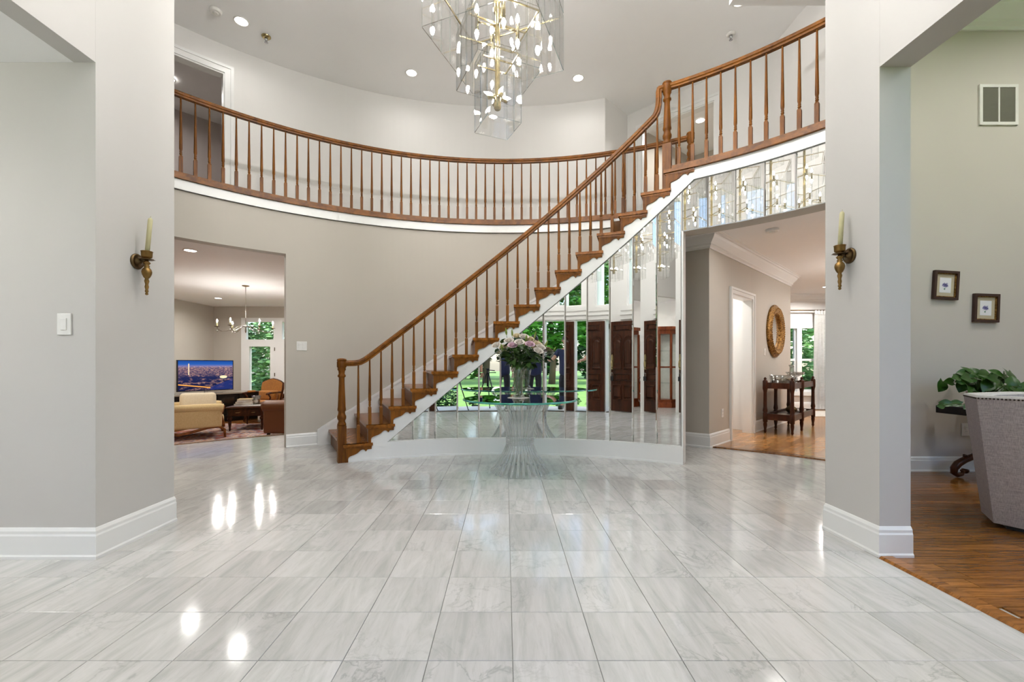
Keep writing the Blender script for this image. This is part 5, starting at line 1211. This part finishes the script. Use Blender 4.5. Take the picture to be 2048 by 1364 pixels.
soft('seat_cushion', ca, M['cream_fab'], -.38, .42, -W + .06, W - .06, .24, .44, .06)
soft('backrest', ca, M['cream_fab'], -.56, -.40, -W - .02, W + .02, .16, .80, .06)
b_ = nb(); tube(b_, [(-.47, -W - .04, .62), (-.47, -W - .02, .74), (-.49, -W * .6, .82), (-.5, 0, .86), (-.49, W * .6, .82), (-.47, W + .02, .74), (-.47, W + .04, .62)], .03, 8); obj('back_frame', b_, M['honey'], ca)
cp = soft('throw_pillow', None, M['cream_pil'], -.30, .30, -.09, .09, -.19, .19, .08); cp.location = (-6.12, 8.62, RZ + .66); cp.rotation_euler = (rad(-18), 0, rad(36)); tag(cp, 'ivory throw pillow on the cream armchair', 'pillow')
# coffee table
ct = thing('coffee_table', 'dark carved wood coffee table with turned legs and drawer', 'coffee table', (-5.70, 9.82, RZ), rad(14))
b_ = nb(); rbox(b_, -.38, .38, -.62, .62, .475, .51, .008); obj('tabletop', b_, M['dark_wood'], ct); b_ = nb(); box(b_, -.34, .34, -.58, .58, .31, .475); obj('apron', b_, M['dark_wood'], ct)
LEG = [(.014, 0), (.022, .03), (.018, .05), (.032, .16), (.034, .2), (.024, .215), (.045, .24), (.05, .27), (.03, .30), (.04, .31), (.04, .32)]
b_ = nb(); lathe(b_, LEG, n=14); lg = obj('leg', b_, M['dark_wood'], ct, loc=(-.31, -.55, 0))
for x, y in ((.31, -.55), (-.31, .55), (.31, .55)): inst(lg, ct, (x, y, 0))
b_ = nb(); box(b_, -.28, .28, -.592, -.58, .33, .455); dw = obj('drawer', b_, M['dark_wood'], ct)
for x in (-.15, .15): b_ = nb(); tube(b_, [(x - .04, -.595, .40), (x - .03, -.61, .385), (x + .03, -.61, .385), (x + .04, -.595, .40)], .006, 6); obj('pull', b_, M['brass'], dw)
def ctp(x, y, z): return Matrix.Translation((-5.70, 9.82, RZ)) @ Matrix.Rotation(rad(14), 4, 'Z') @ Vector((x, y, z))
bz = .511; bc = [M['linen'], M['cream_pil'], M['linen_white'], M['cream_fab']]
labs = ['bottom book of the pale stack on the coffee table', 'second book from the bottom of the pale stack', 'third book of the pale stack', 'top book of the pale stack on the coffee table']
for k in range(4):
    h = (.045, .04, .035, .03)[k]; w = .16 - .01 * k; bk = thing('book', labs[k], 'book', ctp(-.12 + .01 * k, -.30, bz), rad(14 + (k * 7 % 5) * 3), 'stack of books on the coffee table')
    b_ = nb(); box(b_, -w, w, -.11, .11, 0, .004); box(b_, -w, w, -.11, .11, h - .004, h); box(b_, -w, -w + .004, -.11, .11, 0, h); obj('cover', b_, bc[k], bk); b_ = nb(); box(b_, -w + .004, w - .006, -.104, .104, .004, h - .004); obj('pages', b_, M['plastic'], bk); bz += h + .0005
bk = thing('book', 'flat open magazine in front of the glass vase', 'book', ctp(.13, -.36, .511), rad(20)); b_ = nb(); rbox(b_, -.2, .2, -.12, .12, 0, .012, .003); obj('pages', b_, M['linen_white'], bk)
b_ = nb(); lathe(b_, [(.06, 0), (.065, .02), (.075, .12), (.092, .2), (.086, .2), (.07, .12), (.058, .02), (.001, .018)], n=20, cap=False, lob=.03, lobn=10); loc_thing('glass_vase', b_, M['cut_glass'], 'clear cut glass vase on the coffee table', 'vase', ctp(.07, -.1, .511))
# gold armchair facing the camera
ga = thing('gold_armchair', 'gold striped armchair with carved wooden frame beside the patio door', 'armchair', (-6.16, 11.0, RZ), rad(-16))
soft('seat', ga, M['gold_fab'], -.30, .30, -.32, .26, .36, .50, .05); soft('lumbar_pillow', ga, M['gold_fab'], -.27, .27, .10, .22, .50, .74, .05)
b_ = nb(); outl = [(-.30, .48), (.30, .48), (.33, .8), (.32, .94), (.24, .98), (.12, 1.02), (0, 1.04), (-.12, 1.02), (-.24, .98), (-.32, .94), (-.33, .8)]
mt = Matrix(((1, 0, 0, 0), (0, .18, 1, .25), (0, 1, -.18 * 0, 0), (0, 0, 0, 1))); mt = T_((0, .22, 0)) @ Matrix.Rotation(rad(90 - 12), 4, 'X') @ T_((0, 0, 0))
prism(b_, [(x, z - .48) for x, z in outl], -.05, .03, T_((0, .24, .48)) @ Matrix.Rotation(rad(80), 4, 'X')); obj('backrest', b_, M['gold_fab'], ga)
b_ = nb(); mt = T_((0, .24, .48)) @ Matrix.Rotation(rad(80), 4, 'X'); tube(b_, [mt @ Vector((x, z - .48, 0)) for x, z in outl[1:] + outl[:1]], .026, 8); obj('back_frame', b_, M['dark_wood'], ga)
for s in (-1, 1):
    b_ = nb(); tube(b_, [(s * .33, .22, .70), (s * .36, .05, .71), (s * .37, -.15, .70), (s * .37, -.26, .68)], [.022, .022, .026, .024], 8); tube(b_, [(s * .37, -.22, .69), (s * .36, -.14, .6), (s * .34, -.14, .46)], .02, 8); obj('arm', b_, M['dark_wood'], ga)
    soft('arm_pad', ga, M['gold_fab'], s * .36 - .03, s * .36 + .03, -.12, .1, .70, .75, .02)
    for y in (-.28, .24): b_ = nb(); tube(b_, [(s * .28, y, .40), (s * .31, y * 1.06, .26), (s * .27, y, .1), (s * .29, y * 1.05, 0)], [.035, .03, .02, .022], 8); obj('leg', b_, M['dark_wood'], ga)
b_ = nb(); box(b_, -.31, .31, -.33, -.30, .32, .40); box(b_, -.31, .31, .24, .27, .32, .4); box(b_, -.31, -.28, -.33, .27, .32, .4); box(b_, .28, .31, -.33, .27, .32, .4); obj('seat_rail', b_, M['dark_wood'], ga)
# leather armchair at the right edge of the opening
la = thing('leather_armchair', 'brown leather club chair at the right edge of the family room opening', 'armchair', (-4.22, 8.95, RZ), 0)
for s in (-1, 1):
    soft('arm', la, M['leather'], -.52, .45, s * .40 - .11, s * .40 + .11, .06, .55, .05)
    b_ = nb(); tube(b_, [(-.55, s * .40, .57), (-.5, s * .40, .58), (.42, s * .40, .58), (.45, s * .4, .57)], [.115, .13, .13, .12], 16); obj('arm_roll', b_, M['leather'], la)
soft('seat_cushion', la, M['leather'], -.52, .30, -.28, .28, .20, .46, .06); soft('backrest', la, M['leather'], .28, .50, -.34, .34, .10, .86, .08)
for x in (-.45, .4):
    for y in (-.42, .42): b_ = nb(); lathe(b_, [(.025, 0), (.035, .03), (.03, .06)], (x, y, 0), 10); obj('foot', b_, M['dark_wood'], la)
# small far side table
ft = thing('tray_table', 'small dark wooden tray table behind the leather chair', 'side table', (-5.75, 11.75, FAMZ)); b_ = nb(); rbox(b_, -.25, .25, -.2, .2, .52, .56, .006); obj('tabletop', b_, M['dark_wood'], ft); b_ = nb()
box(b_, -.25, .25, -.21, -.19, .56, .62); box(b_, -.25, .25, .19, .21, .56, .62); box(b_, -.26, -.24, -.21, .21, .56, .64); box(b_, .24, .26, -.21, .21, .56, .64); obj('gallery', b_, M['dark_wood'], ft)
for x in (-.22, .22):
    for y in (-.17, .17): b_ = nb(); tube(b_, [(x, y, .52), (x * 1.05, y * 1.05, .26), (x * 1.1, y * 1.1, 0)], [.018, .014, .012], 6); obj('leg', b_, M['dark_wood'], ft)
# family room chandelier
fc = thing('arm_chandelier', 'slim silver six-arm candle chandelier with crystal drops in the family room', 'chandelier', (-5.56, 9.26, FC)); zb = 1.90 - FC
b_ = nb(); lathe(b_, [(.07, 0), (.07, -.012), (.03, -.025), (.008, -.03)], n=20); obj('canopy', b_, M['bronze'], fc)
b_ = nb(); tube(b_, [(0, 0, -.02), (0, 0, zb - .02)], .006, 8); lathe(b_, [(.006, zb - .16), (.018, zb - .12), (.012, zb - .06), (.022, zb - .02), (.008, zb + .03)], n=12); obj('stem', b_, M['silver'], fc)
bulb2 = bulb_me.copy(); bulb2.materials.clear(); bulb2.materials.append(M['bulb_small'])
for k in range(6):
    a = pi / 6 + k * pi / 3; ca_, sa_ = cos(a), sin(a); q = lambda r, z: (r * ca_, r * sa_, zb + z)
    b_ = nb(); tube(b_, [q(.02, -.03), q(.12, -.02), q(.22, -.08), q(.34, -.13), q(.44, -.135), q(.50, -.09), q(.51, -.05)], .007, 7); am = obj('arm', b_, M['silver'], fc)
    b_ = nb(); lathe(b_, [(.006, -.055), (.05, -.045), (.052, -.04), (.01, -.04)], q(.51, 0), 14); obj('drip_pan', b_, M['bronze'], am)
    b_ = nb(); lathe(b_, [(.013, -.045), (.013, .05)], q(.51, 0), 10); obj('candle_sleeve', b_, M['candle'], am)
    o = bpy.data.objects.new('bulb', bulb2); COL.objects.link(o); o.parent = am; o.location = q(.51, .05)
    b_ = nb(); lathe(b_, [(.001, -.10), (.006, -.085), (.001, -.07)], q(.51, 0), 6, cap=False); lathe(b_, [(.001, -.16), (.014, -.145), (.016, -.13), (.001, -.10)], q(.51, 0), 8, cap=False); obj('crystal_drop', b_, M['cut_glass'], am)
# ================================================================= ENTRANCE SIDE (seen in the mirrors)
cu = thing('curio_cabinet', 'glazed cherry curio cabinet reflected at the right end of the mirrors', 'cabinet', (-2.62, -.38, 0), rad(0))
hexa = [(-.42, .2), (-.42, -.05), (-.22, -.26), (.22, -.26), (.42, -.05), (.42, .2)]; hexa = [(x, -y) for x, y in hexa]
for (z0, z1, k, nm) in ((0, .12, 1.0, 'base'), (.12, .2, .95, 'lower_box'), (1.82, 1.92, .97, 'frieze'), (1.92, 2.0, 1.06, 'cornice')):
    b_ = nb(); prism(b_, [(x * k, y * k) for x, y in hexa], z0, z1); obj(nm, b_, M['cherry'], cu)
for k in range(6):
    a, c = hexa[k], hexa[(k + 1) % 6]; b_ = nb(); box(b_, a[0] * .95 - .022, a[0] * .95 + .022, a[1] * .95 - .022, a[1] * .95 + .022, .2, 1.82); obj('post', b_, M['cherry'], cu)
    if k < 5:
        b_ = nb(); mt = wall_frame((a[0] * .95, a[1] * .95), (c[0] * .95, c[1] * .95)); L = math.hypot(a[0] - c[0], a[1] - c[1]) * .95; box(b_, .02, L - .02, -.003, .003, .2, 1.82, mt); pn = obj('glass_pane', b_, M['pane'], cu)
        b_ = nb(); box(b_, 0, L, -.012, .012, .98, 1.02, mt); obj('muntin', b_, M['cherry'], cu)
for z in (.6, 1.0, 1.4): b_ = nb(); prism(b_, [(x * .9, y * .9) for x, y in hexa], z, z + .008); obj('shelf', b_, M['pane'], cu)
b_ = nb(); box(b_, -.38, .38, -.19, -.18, .2, 1.82); obj('back_panel', b_, M['linen_white'], cu)
bo = thing('bombe_chest', 'small cherry bombe chest with curved legs reflected beside the front door', 'chest', (-1.83, -.55, 0))
b_ = nb(); rings = []
for z, s in ((.30, .80), (.36, .92), (.46, 1.0), (.56, 1.0), (.66, .9), (.72, .84)): rings.append([b_.verts.new((x * s, y * s, z)) for x, y in ((-.24, -.18), (.24, -.18), (.24, .18), (.12, .21), (-.12, .21), (-.24, .18))])
for a, c in zip(rings, rings[1:]):
    for k in range(6): b_.faces.new((a[k], a[(k + 1) % 6], c[(k + 1) % 6], c[k]))
b_.faces.new(rings[0][::-1]); b_.faces.new(rings[-1]); obj('body', b_, M['cherry'], bo)
b_ = nb(); rbox(b_, -.25, .25, -.19, .22, .72, .745, .006); obj('marble_top', b_, M['cherry'], bo)
for z in (.44, .58):
    b_ = nb(); box(b_, -.18, .18, .205, .22, z - .05, z + .05); d = obj('drawer', b_, M['cherry'], bo); b_ = nb(); tube(b_, [(-.05, .22, z), (-.03, .24, z - .01), (.03, .24, z - .01), (.05, .22, z)], .006, 6); obj('pull', b_, M['brass'], d)
for x in (-.2, .2):
    for y in (-.15, .16): b_ = nb(); tube(b_, [(x, y, .32), (x * 1.12, y * 1.1, .22), (x * .9, y * .95, .08), (x * 1.05, y * 1.05, .0)], [.03, .026, .014, .016], 8); obj('leg', b_, M['cherry'], bo)
# ================================================================= OUTSIDE, SEEN THROUGH THE FRONT DOOR AND WINDOWS
m = NT('lawn grass'); b = m.bsdf(sr(110, 170, 60), .9); n_ = m.noise(m.mapping('Object', (.5, 1.5, 1)), 4, 6, .7); m.l(m.ramp(n_, [(.3, sr(84, 128, 56)), (.7, sr(142, 184, 92))]), b.inputs['Base Color']); M['lawn'] = m.m
M['stoop'] = plain('pale porch stone', sr(214, 208, 200), .5); M['bark'] = plain('tree bark', sr(92, 74, 58), .9)
def foliage(name, c1, c2):
    m = NT(name); b = m.bsdf(c1, .6); oi = m.n('ShaderNodeObjectInfo'); n_ = m.noise(m.mapping('Object'), 1.6, 4); m.l(m.ramp(n_, [(.35, c2), (.65, c1)]), b.inputs['Base Color']); return m.m
M['fol'] = foliage('broad tree foliage', sr(96, 160, 52), sr(44, 96, 34)); M['fol2'] = foliage('hedge foliage', sr(66, 118, 54), sr(30, 66, 34)); M['fol3'] = foliage('blooming shrub foliage', sr(168, 208, 140), sr(66, 124, 70))
b_ = nb(); box(b_, -60, 60, -70, -.75, -.3, -.18); o = obj('lawn', b_, M['lawn']); tag(o, 'sunny green lawn in front of the entrance', 'lawn', kind='structure')
b_ = nb(); box(b_, -60, 60, 13.4, 60, -.6, -.42); box(b_, 9.5, 40, -.7, 13.3, -.6, -.3); o = obj('lawn', b_, M['lawn']); tag(o, 'green yard behind the family room windows', 'lawn', kind='structure')
b_ = nb(); box(b_, -1.34, 1.34, -.9, .45, -.2, -.015); o = obj('porch_slab', b_, M['stoop']); tag(o, 'pale stone porch slab outside the front door', 'porch', kind='structure')
def crown(name, par, c, rx, ry, rz, n, s, mat, seed):
    R_ = random.Random(seed); b_ = nb()
    for k in range(n):
        u = R_.gauss(0, 1), R_.gauss(0, 1), R_.gauss(0, 1); L = math.sqrt(sum(x * x for x in u)); r = R_.uniform(.45, 1.0) ** .5 * (1 + .18 * sin(5 * u[0] / L + seed) * sin(4 * u[2] / L))
        p = Vector((c[0] + u[0] / L * rx * r, c[1] + u[1] / L * ry * r, c[2] + u[2] / L * rz * r)); e = Matrix.Rotation(R_.uniform(0, 6.3), 3, 'Z') @ Matrix.Rotation(R_.uniform(-1.2, 1.2), 3, 'X'); q = s * R_.uniform(.6, 1.3)
        v = [b_.verts.new(p + e @ Vector(w)) for w in ((-q * .5, 0, 0), (0, -q * .3, q * .1), (q * .6, 0, 0), (0, q * .3, q * .1))]; b_.faces.new(v)
    o = obj(name, b_, mat, par); return o
def tree(x, y, h, r, label, mat='fol', seed=0, n=1500, gz=-.2, s=.5):
    t = thing('tree', label, 'tree', (x, y, gz), 0, 'trees outside'); R_ = random.Random(seed); b_ = nb(); tube(b_, [(0, 0, 0), (.1, 0, h * .2), (0, .1, h * .45), (.1, 0, h * .8)], [.28 * r / 3, .22 * r / 3, .16 * r / 3, .05], 8)
    for k in range(4): a = k * 1.6; tube(b_, [(0, 0, h * (.3 + .1 * k)), (r * .4 * cos(a), r * .4 * sin(a), h * (.5 + .1 * k))], [.1, .03], 6)
    obj('trunk', b_, M['bark'], t); crown('crown', t, (0, 0, h * .62), r, r, h * .38, n, s, M[mat], seed)
tl = ['tall leafy tree on the front lawn, straight out from the door', 'leafy front lawn tree left of the door axis', 'leafy front lawn tree right of the door axis', 'far front lawn tree at the left', 'far front lawn tree at the right', 'distant tree closing the front lawn', 'distant tree behind the front lawn path', 'distant dark tree at the lawn edge']
for k, (x, y, h, r) in enumerate(((.8, -19, 9, 2.6), (-4.6, -17, 8, 2.5), (6.2, -18, 9, 2.6), (-10, -21, 10, 2.8), (11.8, -22, 10, 2.8), (-2.5, -33, 11, 4), (6, -33, 12, 4), (-13.5, -33, 12, 4))): tree(x, y, h, r, tl[k], ('fol', 'fol', 'fol2')[k % 3], 30 + k, 2600)
def shrub(x, y, r, h, label, mat='fol2', seed=0, gz=-.18, n=700, s=.09):
    t = thing('shrub', label, 'shrub', (x, y, gz), 0, 'shrubs outside'); b_ = nb()
    for k in range(5): a = k * 1.3; tube(b_, [(0, 0, 0), (r * .4 * cos(a), r * .4 * sin(a), h * .6)], .012, 5)
    obj('branches', b_, M['bark'], t); crown('foliage', t, (0, 0, h * .5), r, r, h * .5, n, s, M[mat], seed)
shrub(.95, -1.35, .40, .55, 'low green shrub beside the porch, reflected left of the table', 'fol2', 3); shrub(-.62, -1.45, .36, .5, 'low green shrub beside the porch, reflected between the door leaves', 'fol3', 4); shrub(2.0, -1.75, .45, .6, 'low green shrub at the porch corner', 'fol2', 5); shrub(-1.7, -1.75, .42, .55, 'low green shrub by the front wall', 'fol2', 6)
for k, (x, y, r, h, lab) in enumerate(((-8.0, 15.2, .98, 3.4, 'tall blooming shrub behind the patio door'), (-5.9, 15.4, .98, 3.2, 'green shrub behind the second patio door'), (-10.4, 16, 1.1, 3.6, 'green shrub left of the patio door'), (-3.6, 16, 1.1, 3.4, 'green shrub right of the patio doors'))): shrub(x, y, r, h, lab, 'fol3' if k < 2 else 'fol2', 40 + k, -.42, 2600, .22)
for k, (x, y, r, h, lab) in enumerate(((6.3, 12.6, .88, 3.0, 'tall green shrub outside the dining windows'), (8.2, 12.8, .88, 3.2, 'leafy shrub outside the right dining window'), (10.3, 13, 1.0, 3.2, 'leafy shrub beyond the curtain'))): shrub(x, y, r, h, lab, 'fol3', 50 + k, -.42, 2200, .2)
for k, (x, y, h, r) in enumerate(((-9, 20, 9, 2.6), (-3, 21, 9, 2.6), (6, 18, 9, 2.6), (12, 19, 9, 2.6))): tree(x, y, h, r, ('back yard tree behind the patio door', 'back yard tree right of the patio doors', 'back yard tree outside the dining window', 'back yard tree right of the dining window')[k], 'fol2', 70 + k, 2200, -.42)
for k in range(11): shrub(-20 + 4 * k, -27, 1.7, 4.4, 'tall clipped shrub number %s in the far hedge across the lawn' % ('one', 'two', 'three', 'four', 'five', 'six', 'seven', 'eight', 'nine', 'ten', 'eleven')[k], 'fol2' if k % 2 else 'fol', 100 + k, -.2, 1100, .55)
# path light
pth = thing('path_light', 'small white garden path light reflected at the left foot of the mirrors', 'path light', (1.25, -1.15, -.18)); b_ = nb(); lathe(b_, [(.012, 0), (.012, .14), (.04, .15), (.045, .23), (.03, .24)], n=14); obj('lantern', b_, M['plastic'], pth); b_ = nb(); lathe(b_, [(.055, .24), (.05, .255), (.01, .27)], n=14); obj('cap', b_, M['chrome'], pth)
# tripod (stands at the camera position)
tp = thing('tripod', 'black camera tripod on the porch, reflected beside the flowers', 'tripod', (.03, -.07, -.015)); HT = .985
b_ = nb(); lathe(b_, [(.02, .55), (.02, .86), (.035, .865), (.035, .89), (.022, .90), (.03, .93), (.03, HT - .03), (.04, HT - .025), (.04, HT)], n=12); obj('centre_column', b_, M['black'], tp)
for k in range(3):
    a = rad(-90 + 120 * k + 12); b_ = nb(); tube(b_, [(.03 * cos(a), .03 * sin(a), .86), (.16 * cos(a), .16 * sin(a), .47), (.34 * cos(a), .34 * sin(a), .0)], [.016, .013, .010], 8); lg_ = obj('leg', b_, M['black'], tp)
    b_ = nb(); lathe(b_, [(.014, 0), (.016, .02), (.01, .03)], (.34 * cos(a), .34 * sin(a), 0), 8); obj('rubber_foot', b_, M['black'], lg_)
for p in ((.0, .0, .95, .17, .06, .93), (0, 0, .88, .20, .04, .885)): b_ = nb(); tube(b_, [p[:3], p[3:]], [.008, .011], 8); obj('pan_handle', b_, M['black'], tp)
# ================================================================= PHOTOGRAPHER (seen in the mirrors)
def skin_body(name, verts, edges, radii, mat, parent=None, root=0, sub=2):
    me = bpy.data.meshes.new(name); me.from_pydata(verts, edges, []); o = bpy.data.objects.new(name, me); COL.objects.link(o); me.materials.append(mat)
    md = o.modifiers.new('skin', 'SKIN'); md.use_smooth_shade = True; sd_ = me.skin_vertices[0].data
    for k, r in enumerate(radii): sd_[k].radius = r if isinstance(r, tuple) else (r, r); sd_[k].use_root = (k == root)
    s_ = o.modifiers.new('sub', 'SUBSURF'); s_.levels = s_.render_levels = sub
    if parent: o.parent = parent
    return o
M['navy'] = fabric('navy shirt', sr(30, 38, 78), sr(18, 24, 54)); M['trouser'] = fabric('dark trousers', sr(26, 26, 36), sr(16, 16, 24)); M['skin'] = plain('skin', sr(190, 140, 116), .5); M['hair'] = plain('dark hair', sr(40, 28, 22), .6)
pe = thing('person', 'person in navy shirt and dark trousers holding the open door, reflected behind the flowers', 'person', (-.36, -.36, -.015))
# joints: x to the right, y towards the house
Vp = [(0, 0, .95), (0, .01, 1.10), (0, .02, 1.28), (0, .02, 1.40), (0, .03, 1.50), (0, .04, 1.58), (0, .05, 1.66), (0, .045, 1.74),
      (-.10, 0, .90), (-.11, .02, .50), (-.115, -.02, .09), (-.12, .12, .045), (.10, 0, .90), (.11, .04, .50), (.12, .0, .09), (.125, .14, .045),
      (-.19, .02, 1.40), (-.30, .20, 1.20), (-.36, .42, 1.16), (.19, .02, 1.40), (.245, .01, 1.13), (.255, .05, .88)]
Ep = [(0, 1), (1, 2), (2, 3), (3, 4), (4, 5), (5, 6), (6, 7), (0, 8), (8, 9), (9, 10), (10, 11), (0, 12), (12, 13), (13, 14), (14, 15), (3, 16), (16, 17), (17, 18), (3, 19), (19, 20), (20, 21)]
Rp = [(.12, .085), (.12, .085), (.14, .095), (.11, .08), .055, .07, .095, .07, .07, .055, .042, .035, .07, .06, .042, .035, .06, .043, .03, .06, .043, .03]
bd = skin_body('body', Vp, Ep, Rp, M['skin'], pe)
sh = skin_body('shirt', [(0, 0, .78), (0, 0, .92), (0, .01, 1.08), (0, .02, 1.28), (0, .02, 1.41), (-.19, .02, 1.40), (-.265, .14, 1.26), (.19, .02, 1.40), (.235, .03, 1.2)], [(0, 1), (1, 2), (2, 3), (3, 4), (4, 5), (5, 6), (4, 7), (7, 8)], [(.2, .16), (.2, .16), (.185, .145), (.20, .145), (.15, .11), .08, .066, .08, .066], M['navy'], pe)
tr_ = skin_body('trousers', [(0, 0, .97), (0, 0, .90), (-.10, 0, .86), (-.11, .02, .50), (-.115, -.02, .1), (.10, 0, .86), (.11, .04, .50), (.12, 0, .1)], [(0, 1), (1, 2), (2, 3), (3, 4), (1, 5), (5, 6), (6, 7)], [(.18, .14), (.18, .14), .105, .078, .06, .10, .078, .06], M['trouser'], pe)
b_ = nb(); lathe(b_, [(.001, .115), (.06, .10), (.095, .05), (.1, .0), (.085, -.04)], (0, .03, 1.69), 18, cap=False); obj('hair', b_, M['hair'], pe)
for sx_ in (-.035, .035): b_ = nb(); lathe(b_, [(.001, -.008), (.011, 0), (.001, .008)], (sx_, .138, 1.665), 8, cap=False); obj('eye', b_, M['plastic'], pe)
b_ = nb(); tube(b_, [(0, .135, 1.67), (0, .165, 1.63), (0, .14, 1.62)], [.008, .014, .012], 7); obj('nose', b_, M['skin'], pe)
b_ = nb(); tube(b_, [(-.025, .132, 1.595), (0, .142, 1.592), (.025, .132, 1.595)], .006, 6); obj('mouth', b_, plain('lips', sr(150, 84, 78), .5), pe)
for s in (-1, 1):
    b_ = nb(); lathe(b_, [(.004, -.03), (.014, -.02), (.018, .01), (.008, .03)], (s * .093, .045, 1.655), 8); obj('ear', b_, M['skin'], pe)
    w = Vector(Vp[18] if s < 0 else Vp[21]); e = Vector(Vp[17] if s < 0 else Vp[20]); d = (w - e).normalized(); sd2 = Vector((d.y, -d.x, 0)).normalized(); up = sd2.cross(d)
    VV = [w - d * .01, w + d * .045]; EE = [(0, 1)]; RR = [.026, (.034, .018)]
    for k, (o_, L) in enumerate(((-.027, .055), (-.009, .065), (.009, .06), (.027, .048))):
        b0 = len(VV); VV += [w + d * .08 + sd2 * o_, w + d * (.08 + L * .5) + sd2 * o_ * 1.1 - up * .012, w + d * (.08 + L * .75) + sd2 * o_ * 1.1 - up * .035]; EE += [(1, b0), (b0, b0 + 1), (b0 + 1, b0 + 2)]; RR += [.010, .0085, .0075]
    b0 = len(VV); VV += [w + d * .03 + sd2 * .04, w + d * .06 + sd2 * .055 - up * .015, w + d * .08 + sd2 * .05 - up * .03]; EE += [(0, b0), (b0, b0 + 1), (b0 + 1, b0 + 2)]; RR += [.012, .010, .008]
    skin_body('hand', [tuple(v) for v in VV], EE, RR, M['skin'], pe, 0, 1)
    b_ = nb(); p = Vector(Vp[11] if s < 0 else Vp[15]); rbox(b_, p.x - .05, p.x + .05, p.y - .19, p.y + .10, 0, .09, .03, 3); obj('shoe', b_, M['black'], pe)
